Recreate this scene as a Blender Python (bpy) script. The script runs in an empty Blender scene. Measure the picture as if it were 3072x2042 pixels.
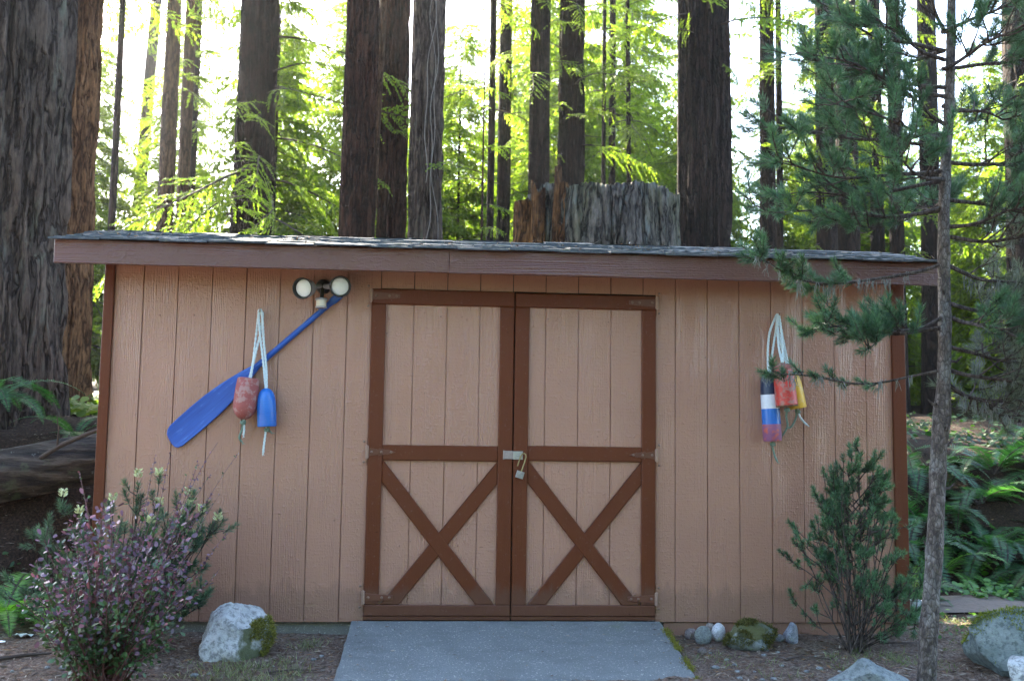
import bpy, math, random
import numpy as np
from mathutils import Vector, Matrix, Euler

R = math.radians
S = bpy.context.scene
COL = S.collection
rng = np.random.default_rng(11)
random.seed(5)

# ------------------------------------------------------------------ camera
cam_d = bpy.data.cameras.new('camera')
cam = bpy.data.objects.new('camera', cam_d)
COL.objects.link(cam)
S.camera = cam
yaw, pit, rol = 0.0687373, 0.0865767, 0.0150956
fw = Vector((math.sin(yaw) * math.cos(pit), math.cos(yaw) * math.cos(pit), math.sin(pit)))
rt = fw.cross(Vector((0, 0, 1))).normalized()
up = rt.cross(fw)
r2 = rt * math.cos(rol) + up * math.sin(rol)
u2 = up * math.cos(rol) - rt * math.sin(rol)
cam.matrix_world = Matrix(((r2.x, u2.x, -fw.x, -0.4143), (r2.y, u2.y, -fw.y, -5.9567), (r2.z, u2.z, -fw.z, 1.1821), (0, 0, 0, 1)))
cam_d.sensor_width = 36.0
cam_d.lens = 36.0 * 2916.46 / 3072.0
cam_d.clip_start = 0.05
cam_d.clip_end = 2000
cam_d.dof.use_dof = True
cam_d.dof.focus_distance = 5.95
cam_d.dof.aperture_fstop = 3.2

# ------------------------------------------------------------------ sky, sun, exposure
SUN_EL, SUN_AZ = R(38), R(-27)
W = bpy.data.worlds.new("World")
S.world = W
W.use_nodes = True
wt = W.node_tree
sky = wt.nodes.new('ShaderNodeTexSky')
sky.sky_type = 'NISHITA'
sky.sun_disc = False
sky.sun_elevation = SUN_EL
sky.sun_rotation = SUN_AZ
sky.dust_density = 2.0
wt.links.new(sky.outputs[0], wt.nodes['Background'].inputs[0])
wt.nodes['Background'].inputs[1].default_value = 0.15
sun_d = bpy.data.lights.new('sun', 'SUN')
sun_d.energy = 5.0
sun_d.angle = R(0.55)
sun_d.color = (1.0, 0.90, 0.74)
sun = bpy.data.objects.new('sun', sun_d)
COL.objects.link(sun)
sdir = Vector((math.sin(SUN_AZ) * math.cos(SUN_EL), math.cos(SUN_AZ) * math.cos(SUN_EL), math.sin(SUN_EL)))
sun.rotation_euler = sdir.to_track_quat('Z', 'Y').to_euler()
sun.location = sdir * 60
vs = S.view_settings
vs.view_transform = 'Standard'
vs.look = 'None'
vs.gamma = 1.0
vs.use_curve_mapping = False
vs.exposure = 3.3
S.cycles.max_bounces = 8
S.cycles.transparent_max_bounces = 8
S.cycles.use_denoising = True
S.cycles.sample_clamp_indirect = 6.0

# ------------------------------------------------------------------ helpers: objects and meshes
WLOC = {}


def tag(o, label=None, cat=None, group=None, kind=None):
    if label: o['label'] = label
    if cat: o['category'] = cat
    if group: o['group'] = group
    if kind: o['kind'] = kind
    return o


def thing(name, label, cat, loc=(0, 0, 0), group=None):
    o = bpy.data.objects.new(name, None)
    o.empty_display_size = 0.1
    COL.objects.link(o)
    o.location = loc
    WLOC[o] = np.array(loc, float)
    return tag(o, label, cat, group)


def link(name, me, parent=None, loc=(0, 0, 0)):
    o = bpy.data.objects.new(name, me)
    COL.objects.link(o)
    o.location = loc
    if parent:
        o.parent = parent
        WLOC[o] = WLOC.get(parent, np.zeros(3))
    return o


def mesh(name, V, F, mats, midx=None, col=None, smooth=False):
    V = np.asarray(V, float)
    me = bpy.data.meshes.new(name)
    if isinstance(F, np.ndarray):
        k = F.shape[1]
        me.vertices.add(len(V))
        me.vertices.foreach_set('co', V.ravel())
        me.loops.add(F.size)
        me.loops.foreach_set('vertex_index', F.ravel().astype(np.int32))
        me.polygons.add(len(F))
        me.polygons.foreach_set('loop_start', np.arange(0, F.size, k, dtype=np.int32))
        me.polygons.foreach_set('loop_total', np.full(len(F), k, np.int32))
        me.update(calc_edges=True)
    else:
        me.from_pydata(V.tolist(), [], F)
    if not isinstance(mats, (list, tuple)): mats = [mats]
    for m in mats: me.materials.append(m)
    if midx is not None: me.polygons.foreach_set('material_index', np.asarray(midx, np.int32))
    if smooth: me.polygons.foreach_set('use_smooth', np.ones(len(me.polygons), bool))
    if col is not None:
        a = me.color_attributes.new('Col', 'FLOAT_COLOR', 'POINT')
        c = np.ones((len(V), 4))
        c[:, :3] = col
        a.data.foreach_set('color', c.ravel())
    me.validate(verbose=False)
    me.update()
    return me


def mk(name, V, F, mats, parent=None, **kw):
    """one mesh object given in world coordinates"""
    V = np.asarray(V, float)
    base = WLOC.get(parent, np.zeros(3)) if parent else np.zeros(3)
    return link(name, mesh(name, V - base, F, mats, **kw), parent)


def inset(poly, b):
    n = len(poly)
    out = []
    a = sum(poly[i][0] * poly[(i + 1) % n][1] - poly[(i + 1) % n][0] * poly[i][1] for i in range(n))
    s = 1 if a > 0 else -1
    for i in range(n):
        p0, p1, p2 = np.array(poly[i - 1]), np.array(poly[i]), np.array(poly[(i + 1) % n])
        d1 = (p1 - p0) / (np.linalg.norm(p1 - p0) + 1e-9)
        d2 = (p2 - p1) / (np.linalg.norm(p2 - p1) + 1e-9)
        n1 = s * np.array((-d1[1], d1[0]))
        n2 = s * np.array((-d2[1], d2[0]))
        m = n1 + n2
        m = m / max(1e-6, m.dot(m) / 2)
        out.append(tuple(p1 + m * b))
    return out


class MB:
    def __init__(self): self.V, self.F, self.M = [], [], []

    def add(self, V, F, m=0):
        b = len(self.V)
        self.V += [tuple(v) for v in V]
        for f in F:
            self.F.append(tuple(i + b for i in f))
            self.M.append(m)
        return self

    def slab(self, poly, y0, y1, b=0.002, m=0):
        """convex outline in (x, z), front face at y0 (towards -Y) with chamfered edges, back at y1"""
        n = len(poly)
        a = sum(poly[i][0] * poly[(i + 1) % n][1] - poly[(i + 1) % n][0] * poly[i][1] for i in range(n))
        if a < 0: poly = poly[::-1]
        q = inset(poly, b)
        V = [(x, y0, z) for x, z in q] + [(x, y0 + b, z) for x, z in poly] + [(x, y1, z) for x, z in poly]
        F = [tuple(range(n))]
        for i in range(n):
            j = (i + 1) % n
            F.append((n + i, n + j, j, i))
            F.append((2 * n + i, 2 * n + j, n + j, n + i))
        F.append(tuple(range(3 * n - 1, 2 * n - 1, -1)))
        return self.add(V, F, m)

    def rect(self, x0, x1, z0, z1, y0, y1, b=0.002, m=0):
        return self.slab([(x0, z0), (x1, z0), (x1, z1), (x0, z1)], y0, y1, b, m)

    def box(self, x0, x1, y0, y1, z0, z1, m=0):
        V = [(x, y, z) for z in (z0, z1) for y in (y0, y1) for x in (x0, x1)]
        F = [(0, 2, 3, 1), (4, 5, 7, 6), (0, 1, 5, 4), (1, 3, 7, 5), (3, 2, 6, 7), (2, 0, 4, 6)]
        return self.add(V, F, m)

    def tube(self, pts, rad, sides=8, m=0, cap=True):
        pts = [Vector(p) for p in pts]
        n = len(pts)
        if not hasattr(rad, '__len__'): rad = [rad] * n
        V, F = [], []
        t0 = (pts[1] - pts[0]).normalized()
        x = t0.orthogonal().normalized()
        for i, p in enumerate(pts):
            t = (pts[min(i + 1, n - 1)] - pts[max(i - 1, 0)]).normalized()
            x = (x - t * x.dot(t)).normalized()
            y = t.cross(x)
            for k in range(sides):
                a = 2 * math.pi * k / sides
                V.append(p + (x * math.cos(a) + y * math.sin(a)) * rad[i])
        for i in range(n - 1):
            for k in range(sides):
                k2 = (k + 1) % sides
                F.append((i * sides + k, i * sides + k2, (i + 1) * sides + k2, (i + 1) * sides + k))
        if cap:
            F.append(tuple(range(sides - 1, -1, -1)))
            F.append(tuple((n - 1) * sides + k for k in range(sides)))
        return self.add(V, F, m)

    def lathe(self, prof, origin, axis, sides=20, ms=None, m=0, flat=1.0, cap=True):
        """prof: list of (distance along axis, radius)"""
        axis = Vector(axis).normalized()
        x = axis.orthogonal().normalized()
        y = axis.cross(x)
        o = Vector(origin)
        b = len(self.V)
        n = len(prof)
        for d, r in prof:
            for k in range(sides):
                a = 2 * math.pi * k / sides
                self.V.append(tuple(o + axis * d + (x * math.cos(a) + y * math.sin(a) * flat) * r))
        for i in range(n - 1):
            for k in range(sides):
                k2 = (k + 1) % sides
                self.F.append((b + i * sides + k, b + i * sides + k2, b + (i + 1) * sides + k2, b + (i + 1) * sides + k))
                self.M.append(ms[i] if ms else m)
        if not cap: return self
        self.F.append(tuple(b + k for k in range(sides - 1, -1, -1)))
        self.M.append(ms[0] if ms else m)
        self.F.append(tuple(b + (n - 1) * sides + k for k in range(sides)))
        self.M.append(ms[-1] if ms else m)
        return self

    def build(self, name, mats, parent=None, smooth=False):
        o = mk(name, self.V, self.F, mats, parent, midx=self.M, smooth=smooth)
        if smooth:
            o.data.set_sharp_from_angle(angle=R(40))
        return o


# numpy value noise
def _h(ix, iy, iz, s):
    n = (ix * 374761393 + iy * 668265263 + iz * 2147483647 + s * 1274126177) & 0xffffffff
    n = ((n ^ (n >> 13)) * 1274126177) & 0xffffffff
    return ((n ^ (n >> 16)) & 0xffff) / 65535.0


def vnoise(p, seed=0):
    p = np.asarray(p, float)
    i = np.floor(p).astype(np.int64)
    f = p - i
    f = f * f * (3 - 2 * f)
    r = 0
    for dx in (0, 1):
        for dy in (0, 1):
            for dz in (0, 1):
                w = (f[:, 0] if dx else 1 - f[:, 0]) * (f[:, 1] if dy else 1 - f[:, 1]) * (f[:, 2] if dz else 1 - f[:, 2])
                r = r + w * _h(i[:, 0] + dx, i[:, 1] + dy, i[:, 2] + dz, seed)
    return r


def fbm(p, o=4, seed=0):
    r, a, t = 0, 1.0, 0
    p = np.asarray(p, float)
    for k in range(o):
        r = r + a * vnoise(p * 2 ** k, seed + k)
        t += a
        a *= 0.5
    return r / t


# ------------------------------------------------------------------ helpers: materials
def N(t, typ, ins=None, **pr):
    n = t.nodes.new(typ)
    for k, v in pr.items(): setattr(n, k, v)
    for k, v in (ins or {}).items():
        s = n.inputs[k]
        if isinstance(v, bpy.types.NodeSocket): t.links.new(v, s)
        else: s.default_value = v
    return n


def rgba(c): return (c[0], c[1], c[2], 1.0)


def pos(t, scale=(1, 1, 1), obj=False):
    if obj: v = N(t, 'ShaderNodeTexCoord').outputs['Object']
    else: v = N(t, 'ShaderNodeNewGeometry').outputs['Position']
    return N(t, 'ShaderNodeVectorMath', {0: v, 1: scale}, operation='MULTIPLY').outputs[0]


def noise(t, vec, scale=1.0, detail=4.0, rough=0.55, dist=0.0):
    return N(t, 'ShaderNodeTexNoise', {'Vector': vec, 'Scale': scale, 'Detail': detail, 'Roughness': rough, 'Distortion': dist}).outputs[0]


def ramp(t, fac, stops):
    n = N(t, 'ShaderNodeValToRGB', {0: fac})
    el = n.color_ramp.elements
    while len(el) < len(stops): el.new(0.5)
    for e, (p, c) in zip(el, stops):
        e.position = p
        e.color = rgba(c) if hasattr(c, '__len__') else (c, c, c, 1)
    return n.outputs[0]


def mixc(t, fac, a, b, blend='MIX'):
    n = N(t, 'ShaderNodeMix', {0: fac}, data_type='RGBA', blend_type=blend)
    for i, v in ((6, a), (7, b)):
        if isinstance(v, bpy.types.NodeSocket): t.links.new(v, n.inputs[i])
        else: n.inputs[i].default_value = rgba(v)
    return n.outputs[2]


def math_(t, op, a, b=0.0):
    return N(t, 'ShaderNodeMath', {0: a, 1: b}, operation=op).outputs[0]


def newmat(name):
    m = bpy.data.materials.new(name)
    m.use_nodes = True
    t = m.node_tree
    return m, t, t.nodes['Principled BSDF']


def setin(t, node, key, v):
    s = node.inputs[key]
    if isinstance(v, bpy.types.NodeSocket): t.links.new(v, s)
    elif hasattr(v, '__len__') and len(v) == 3 and len(s.default_value) == 4: s.default_value = rgba(v)
    else: s.default_value = v


def bump(t, b, h, strength=0.3, dist=0.01):
    n = N(t, 'ShaderNodeBump', {'Strength': strength, 'Distance': dist, 'Height': h})
    t.links.new(n.outputs[0], b.inputs['Normal'])


def plain(name, c, rough=0.5, metal=0.0, var=0.15, sc=30.0, bs=0.1, bd=0.003):
    m, t, b = newmat(name)
    f = noise(t, pos(t), sc, 5)
    col = mixc(t, f, tuple(x * (1 - var) for x in c), tuple(x * (1 + var) for x in c))
    setin(t, b, 'Base Color', col)
    setin(t, b, 'Roughness', rough)
    setin(t, b, 'Metallic', metal)
    bump(t, b, f, bs, bd)
    return m


def wood_paint(name, c, rough, grain=1.0, horiz=False, worn=None, spec=0.6):
    """gloss paint over rough sawn plywood: raised fibres, saw ripples and cathedral grain under the paint"""
    m, t, b = newmat(name)
    g = (4, 60, 60) if horiz else (70, 20, 3.5)
    n1 = noise(t, pos(t, g), 1.0, 3, 0.6)
    sw = (60, 20, 6) if horiz else (9, 20, 85)
    n2 = noise(t, pos(t, sw), 1.0, 2, 0.5)
    big = noise(t, pos(t, (2.5, 2, 2.5)), 1.0, 2)
    mask = ramp(t, noise(t, pos(t, (1.0, 3, 6.0) if horiz else (7, 3, 1.1)), 1.0, 2), [(0.40, 0.0), (0.60, 1.0)])
    wv = N(t, 'ShaderNodeTexWave', {'Vector': pos(t, (0.35, 3, 7) if horiz else (9, 3, 0.55)), 'Scale': 3.2, 'Distortion': 9.0, 'Detail': 2.0, 'Detail Scale': 1.2},
           wave_type='BANDS', bands_direction='Z' if horiz else 'X').outputs['Fac']
    h = math_(t, 'ADD', math_(t, 'MULTIPLY', n1, 0.4), math_(t, 'MULTIPLY', n2, 0.7))
    h = math_(t, 'ADD', h, math_(t, 'MULTIPLY', math_(t, 'MULTIPLY', wv, mask), 0.75))
    fib = ramp(t, noise(t, pos(t, (40, 40, 70) if horiz else (75, 40, 48)), 1.0, 2, 0.6), [(0.52, 0.0), (0.66, 1.0)])
    h = math_(t, 'ADD', h, math_(t, 'MULTIPLY', fib, 0.6))
    col = mixc(t, big, tuple(x * 0.90 for x in c), tuple(x * 1.08 for x in c))
    col = mixc(t, math_(t, 'MULTIPLY', n1, 0.06), col, tuple(x * 0.72 for x in c))
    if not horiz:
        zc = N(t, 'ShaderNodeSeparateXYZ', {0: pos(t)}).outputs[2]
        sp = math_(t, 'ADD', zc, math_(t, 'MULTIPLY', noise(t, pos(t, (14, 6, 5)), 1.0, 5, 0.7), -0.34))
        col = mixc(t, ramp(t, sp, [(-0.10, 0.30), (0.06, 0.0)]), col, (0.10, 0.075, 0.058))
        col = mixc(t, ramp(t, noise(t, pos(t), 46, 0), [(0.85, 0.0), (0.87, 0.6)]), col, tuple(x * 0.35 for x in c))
    if worn:
        wm = ramp(t, noise(t, pos(t, (6, 6, 6)), 9.0, 6, 0.7), [(0.61, 0.0), (0.68, 1.0)])
        col = mixc(t, math_(t, 'MULTIPLY', wm, 0.6), col, worn)
    setin(t, b, 'Base Color', col)
    setin(t, b, 'Roughness', ramp(t, noise(t, pos(t, (6, 6, 3)), 1.0, 3), [(0.3, rough * 0.92), (0.7, rough * 1.1)]))
    setin(t, b, 'Specular IOR Level', spec)
    bump(t, b, h, 0.50 * grain, 0.005)
    return m


def bark(name, dark, light, lichen=None, la=0.5, sc=1.0, bs=0.9, red=None):
    """fibrous bark: long ridges parted by dark cracks, flaky cross breaks"""
    m, t, b = newmat(name)
    w1 = noise(t, pos(t, (2.2, 2.2, 1.6)), 1.0, 3)
    w2 = noise(t, pos(t, (2.2, 2.2, 1.6)), 1.7, 3)
    off = N(t, 'ShaderNodeVectorMath', {0: N(t, 'ShaderNodeCombineXYZ', {0: w1, 1: w2, 2: 0.0}).outputs[0], 1: (2.2, 2.2, 0)}, operation='MULTIPLY').outputs[0]
    p = N(t, 'ShaderNodeVectorMath', {0: pos(t, (12 * sc, 12 * sc, 1.5 * sc)), 1: off}, operation='ADD').outputs[0]
    n1 = noise(t, p, 1.0, 3, 0.5)
    crack = ramp(t, math_(t, 'ABSOLUTE', math_(t, 'SUBTRACT', n1, 0.5)), [(0.0, 0.0), (0.035, 0.55), (0.11, 1.0)])
    fib = noise(t, pos(t, (70 * sc, 70 * sc, 5 * sc)), 1.0, 4, 0.65)
    flake = noise(t, pos(t, (26 * sc, 26 * sc, 11 * sc)), 1.0, 4, 0.65)
    big = noise(t, pos(t, (1.6, 1.6, 0.8)), 1.0, 4, 0.6)
    f = math_(t, 'ADD', math_(t, 'MULTIPLY', fib, 0.5), math_(t, 'MULTIPLY', flake, 0.5))
    col = ramp(t, f, [(0.36, dark), (0.50, tuple((a * .45 + c * .55) for a, c in zip(dark, light))), (0.64, light)])
    col = mixc(t, ramp(t, big, [(0.35, 0.55), (0.62, 0.0)]), col, tuple(x * 1.3 for x in dark))
    if red: col = mixc(t, ramp(t, big, [(0.42, 0.0), (0.62, 0.7)]), col, red)
    if lichen:
        lm = ramp(t, noise(t, pos(t, (7, 7, 2.2)), 1.0, 6, 0.7), [(0.55, 0.0), (0.66, la)])
        col = mixc(t, lm, col, lichen)
    col = mixc(t, crack, tuple(x * 0.6 for x in dark), col)
    setin(t, b, 'Base Color', col)
    setin(t, b, 'Roughness', 0.88)
    setin(t, b, 'Specular IOR Level', 0.2)
    h = math_(t, 'ADD', crack, math_(t, 'MULTIPLY', f, 0.8))
    bump(t, b, h, bs, 0.03)
    return m


def leafmat(name, trans=0.5, rough=0.45, gain=1.0, tcol=(1.25, 1.25, 0.35), spec=0.4):
    """thin leaf: colour from the leaf's own attribute, light passes through it"""
    m, t, b = newmat(name)
    c = N(t, 'ShaderNodeAttribute', attribute_name='Col').outputs['Color']
    inf = N(t, 'ShaderNodeObjectInfo').outputs['Random']
    c = mixc(t, inf, c, mixc(t, 1.0, c, (0.88, 0.94, 1.10), 'MULTIPLY'))
    setin(t, b, 'Base Color', c)
    setin(t, b, 'Roughness', rough)
    setin(t, b, 'Specular IOR Level', spec)
    tc = mixc(t, 1.0, c, tuple(x * gain for x in tcol), 'MULTIPLY')
    tr = N(t, 'ShaderNodeBsdfTranslucent', {'Color': tc})
    mx = N(t, 'ShaderNodeMixShader', {0: trans, 1: b.outputs[0], 2: tr.outputs[0]})
    t.links.new(mx.outputs[0], t.nodes['Material Output'].inputs[0])
    return m


def attrmat(name, rough=0.8):
    m, t, b = newmat(name)
    c = N(t, 'ShaderNodeAttribute', attribute_name='Col').outputs['Color']
    setin(t, b, 'Base Color', c)
    setin(t, b, 'Roughness', rough)
    return m


TAN = (0.350, 0.180, 0.124)
BRN = (0.112, 0.030, 0.011)
M = {}
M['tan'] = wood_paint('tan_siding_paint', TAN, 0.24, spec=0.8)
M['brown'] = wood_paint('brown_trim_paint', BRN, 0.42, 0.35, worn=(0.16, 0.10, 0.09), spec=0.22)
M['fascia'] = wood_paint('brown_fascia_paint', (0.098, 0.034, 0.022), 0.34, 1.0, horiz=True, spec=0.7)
M['tanmetal'] = plain('tan_painted_metal', (0.33, 0.19, 0.13), 0.4)
M['brnmetal'] = plain('brown_painted_metal', (0.115, 0.040, 0.022), 0.4)
M['knuckle'] = plain('chipped_tan_hinge', (0.30, 0.19, 0.14), 0.4, 0.1, 0.3, 80)
M['steel'] = plain('weathered_steel', (0.42, 0.44, 0.46), 0.35, 0.85, 0.3, 60)
M['wornplate'] = plain('worn_hasp_plate', (0.34, 0.30, 0.30), 0.4, 0.6, 0.35, 90)
M['brass'] = plain('dull_brass', (0.32, 0.27, 0.14), 0.4, 0.9)
M['bolt'] = plain('painted_bolt', (0.20, 0.12, 0.09), 0.4, 0.3)
M['dark'] = plain('dark_interior', (0.02, 0.016, 0.013), 0.9)


def concrete(name, c, agg=True):
    m, t, b = newmat(name)
    n1 = noise(t, pos(t), 3.0, 4)
    n2 = noise(t, pos(t), 170, 2, 0.5)
    vo = N(t, 'ShaderNodeTexVoronoi', {'Vector': pos(t), 'Scale': 120.0})
    col = mixc(t, n1, tuple(x * 0.78 for x in c), tuple(x * 1.2 for x in c))
    col = mixc(t, ramp(t, n2, [(0.40, 0.5), (0.55, 0.0)]), col, tuple(x * 0.55 for x in c))
    col = mixc(t, ramp(t, noise(t, pos(t), 90, 1), [(0.64, 0.0), (0.70, 0.5)]), col, (0.52, 0.50, 0.46))
    st = ramp(t, noise(t, pos(t, (1.2, 2.5, 1)), 2.6, 6, 0.65), [(0.48, 0.0), (0.66, 0.6)])
    col = mixc(t, st, col, tuple(x * 0.6 for x in c))
    gr = ramp(t, noise(t, pos(t), 2.2, 5, 0.7), [(0.60, 0.0), (0.75, 0.5)])
    col = mixc(t, gr, col, (0.10, 0.12, 0.055))
    setin(t, b, 'Base Color', col)
    setin(t, b, 'Roughness', 0.85)
    bump(t, b, math_(t, 'ADD', n2, math_(t, 'MULTIPLY', vo.outputs['Distance'], 0.4)), 0.5, 0.006)
    return m


M['concrete'] = concrete('exposed_aggregate_concrete', (0.145, 0.158, 0.156))
M['footing'] = concrete('footing_concrete', (0.22, 0.215, 0.19))


def ground_mat():
    m, t, b = newmat('forest_soil')
    n1 = noise(t, pos(t), 1.6, 5)
    n2 = noise(t, pos(t), 60, 5, 0.7)
    n3 = noise(t, pos(t), 25, 4, 0.7)
    col = ramp(t, n2, [(0.30, (0.045, 0.031, 0.023)), (0.50, (0.150, 0.108, 0.082)), (0.68, (0.29, 0.225, 0.180))])
    col = mixc(t, ramp(t, n3, [(0.50, 0.0), (0.66, 0.6)]), col, (0.135, 0.068, 0.042))
    col = mixc(t, ramp(t, noise(t, pos(t), 110, 1), [(0.68, 0.0), (0.72, 0.7)]), col, (0.30, 0.30, 0.29))
    col = mixc(t, ramp(t, n1, [(0.55, 0.0), (0.75, 0.35)]), col, (0.055, 0.075, 0.020))
    sep = N(t, 'ShaderNodeSeparateXYZ', {0: pos(t)}).outputs
    edge = math_(t, 'ADD', sep[1], math_(t, 'MULTIPLY', math_(t, 'SUBTRACT', noise(t, pos(t), 3.0, 4), 0.5), 0.9))
    humus = ramp(t, n2, [(0.35, (0.012, 0.008, 0.006)), (0.55, (0.042, 0.026, 0.017)), (0.72, (0.105, 0.058, 0.034))])
    col = mixc(t, ramp(t, edge, [(0.30, 0.0), (0.62, 1.0)]), col, humus)
    setin(t, b, 'Base Color', col)
    setin(t, b, 'Roughness', 0.95)
    setin(t, b, 'Specular IOR Level', 0.15)
    bump(t, b, math_(t, 'ADD', n2, n3), 0.9, 0.02)
    return m


M['soil'] = ground_mat()
M['bank'] = M['soil']


def shingle_mat():
    m, t, b = newmat('weathered_shingle')
    inf = N(t, 'ShaderNodeObjectInfo').outputs['Random']
    n1 = noise(t, pos(t, (25, 160, 40)), 1.0, 4)
    c = ramp(t, n1, [(0.3, (0.022, 0.025, 0.026)), (0.7, (0.085, 0.092, 0.095))])
    c = mixc(t, math_(t, 'MULTIPLY', inf, 0.5), c, (0.045, 0.058, 0.064))
    c = mixc(t, ramp(t, noise(t, pos(t), 7, 5, 0.7), [(0.58, 0.0), (0.68, 0.7)]), c, (0.06, 0.075, 0.022))
    c = mixc(t, ramp(t, noise(t, pos(t), 9, 4, 0.7), [(0.70, 0.0), (0.73, 0.7)]), c, (0.20, 0.14, 0.05))
    setin(t, b, 'Base Color', c)
    setin(t, b, 'Roughness', 0.75)
    bump(t, b, n1, 0.6, 0.006)
    return m


M['shingle'] = shingle_mat()

# ------------------------------------------------------------------ the ground
def sstep(x):
    x = np.clip(x, 0, 1)
    return x * x * (3 - 2 * x)


def gz(x, y, rough=True):
    x = np.asarray(x, float)
    y = np.asarray(y, float)
    z = -0.075 + 0.045 * np.minimum(y, 0)
    y0 = np.interp(x, [-3.35, -2.7, 2.5, 3.2], [0.45, 1.45, 1.5, 1.15])
    wd = np.interp(x, [-3.0, 2.6, 3.4], [1.6, 1.6, 2.6])
    z = z + 1.15 * sstep((y - y0) / wd) + 0.055 * np.maximum(0, y - y0 - wd)
    if rough:
        p = np.stack([x.ravel(), y.ravel(), np.zeros(x.size)], 1)
        n = (fbm(p * 1.1, 3, 3) - 0.5).reshape(x.shape)
        n2 = (fbm(p * 9, 3, 9) - 0.5).reshape(x.shape)
        amp = np.clip((y - 0.6) / 1.5, 0, 1)
        z = z + n * (0.03 + 0.35 * amp) + n2 * (0.022 + 0.05 * amp)
    return z


def gz1(x, y): return float(gz(np.array([x]), np.array([y]))[0])


xs = np.concatenate([np.linspace(-160, -12, 24), np.linspace(-11, -4.2, 24), np.linspace(-4, 4, 181), np.linspace(4.2, 12, 28), np.linspace(13, 160, 24)])
ys = np.concatenate([np.linspace(-40, -4, 10), np.linspace(-3, -1.5, 6), np.linspace(-1.4, 3.4, 110), np.linspace(3.6, 14, 36), np.linspace(15, 260, 40)])
X, Y = np.meshgrid(xs, ys)
Z = gz(X, Y)
nx, ny = len(xs), len(ys)
idx = np.arange(nx * ny).reshape(ny, nx)
F = np.stack([idx[:-1, :-1], idx[:-1, 1:], idx[1:, 1:], idx[1:, :-1]], -1).reshape(-1, 4)
tag(mk('ground', np.stack([X, Y, Z], -1).reshape(-1, 3), F, M['soil'], smooth=True), kind='structure')
# the footpath past the right end of the shed
px_ = np.linspace(2.75, 9, 60)
py_ = np.linspace(0, 1, 9)
X, T_ = np.meshgrid(px_, py_)
Y = 0.62 + 0.16 * np.sin(X * 0.9) * 0.3 + T_ * 0.5 + (X - 2.75) * 0.02
Z = gz(X, Y) * 0 - 0.075 + 0.012 + (fbm(np.stack([X.ravel(), Y.ravel(), X.ravel() * 0], 1) * 6, 3) - .5).reshape(X.shape) * 0.03
Z = np.maximum(Z, gz(X, Y) + 0.012)
idx = np.arange(X.size).reshape(X.shape)
F = np.stack([idx[:-1, :-1], idx[:-1, 1:], idx[1:, 1:], idx[1:, :-1]], -1).reshape(-1, 4)
M['path'] = plain('packed_dirt', (0.092, 0.076, 0.066), 0.95, 0, 0.45, 30, 0.7, 0.01)
tag(mk('path', np.stack([X, Y, Z], -1).reshape(-1, 3), F, M['path'], smooth=True), kind='structure')

# concrete ramp up to the doors
b = MB()
nxr, nyr = 30, 16
Vr, Fr = [], []
x0, x1 = -0.937, 0.918
prof = [(-0.035, 0.016 - 0.30), (-0.035, 0.0135), (-0.05, 0.0165)]
for k in range(1, 13): prof.append((-0.05 - 0.855 * k / 12, 0.0165 - 0.118 * k / 12))
prof += [(-0.918, -0.113), (-0.922, -0.45)]
xr = [x0, x0 + 0.008] + list(np.linspace(x0 + 0.03, x1 - 0.03, 26)) + [x1 - 0.008, x1]
for i, x in enumerate(xr):
    e = 0.008 if i in (0, len(xr) - 1) else 0
    for j, (y, z) in enumerate(prof):
        w = (vnoise([(x * 9, y * 9, 1.5)], 2)[0] - .5) * 0.006
        jit = (vnoise([(x * 30, y * 30, 5)], 4)[0] - .5) * 0.012 if e else 0
        Vr.append((x + jit, y, z - e + (w if 1 < j < len(prof) - 1 else 0)))
n = len(prof)
for i in range(len(xr) - 1):
    for j in range(n - 1): Fr.append((i * n + j, i * n + j + 1, (i + 1) * n + j + 1, (i + 1) * n + j))
Vr += [(x0, y, z - 0.4) for y, z in prof] + [(x1, y, z - 0.4) for y, z in prof]
B0, B1 = len(xr) * n, len(xr) * n + n
for j in range(n - 1):
    Fr.append((B0 + j, B0 + j + 1, j + 1, j))
    a = (len(xr) - 1) * n
    Fr.append((a + j, a + j + 1, B1 + j + 1, B1 + j))
ramp_o = tag(mk('ramp', Vr, Fr, M['concrete']), kind='structure')
ramp_o['label'] = 'blue-grey exposed aggregate concrete ramp in front of the shed doors'
#SECTION_SHED

# ------------------------------------------------------------------ the shed
shed = thing('shed', 'long tan wooden shed with brown trim, double doors and shingled roof', 'shed', (0, 0, 0))
G = [-2.235 + 0.2032 * i for i in range(23)]
GAP = 0.0022
XL, XR = -2.404, 2.404
DL, DR, DT = -0.868, 0.893, 2.001
edges = [XL] + G + [XR]
for a, c in zip(edges[:-1], edges[1:]):
    segs = []
    if c <= DL or a >= DR: segs = [(a, c, 0.0)]
    elif a < DL < c: segs = [(a, DL, 0.0), (DL, c, DT)]
    elif a < DR < c: segs = [(a, DR, DT), (DR, c, 0.0)]
    else: segs = [(a, c, DT)]
    for (p, q, z0) in segs:
        pl = p + (GAP if p in G else 0.0)
        ql = q - (GAP if q in G else 0.0)
        dy = random.uniform(-0.0008, 0.0008)
        MB().rect(pl, ql, z0 + random.uniform(0, 0.003), 2.165, dy, 0.011, 0.0016).build('siding_board', M['tan'], shed)
MB().box(XL, DL - 0.004, 0.0125, 0.03, 0.002, 2.16).build('backing_board', M['tan'], shed)
MB().box(DR + 0.004, XR, 0.0125, 0.03, 0.002, 2.16).build('backing_board', M['tan'], shed)
MB().box(DL - 0.003, DR + 0.003, 0.020, 0.034, 0.004, 2.158).build('backing_board', M['dark'], shed)
MB().rect(-2.462, -2.4045, 0.0, 2.13, -0.019, 0.02, 0.002).build('corner_board', M['brown'], shed)
MB().rect(2.4045, 2.486, -0.012, 2.13, -0.019, 0.02, 0.002).build('corner_board', M['brown'], shed)
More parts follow.
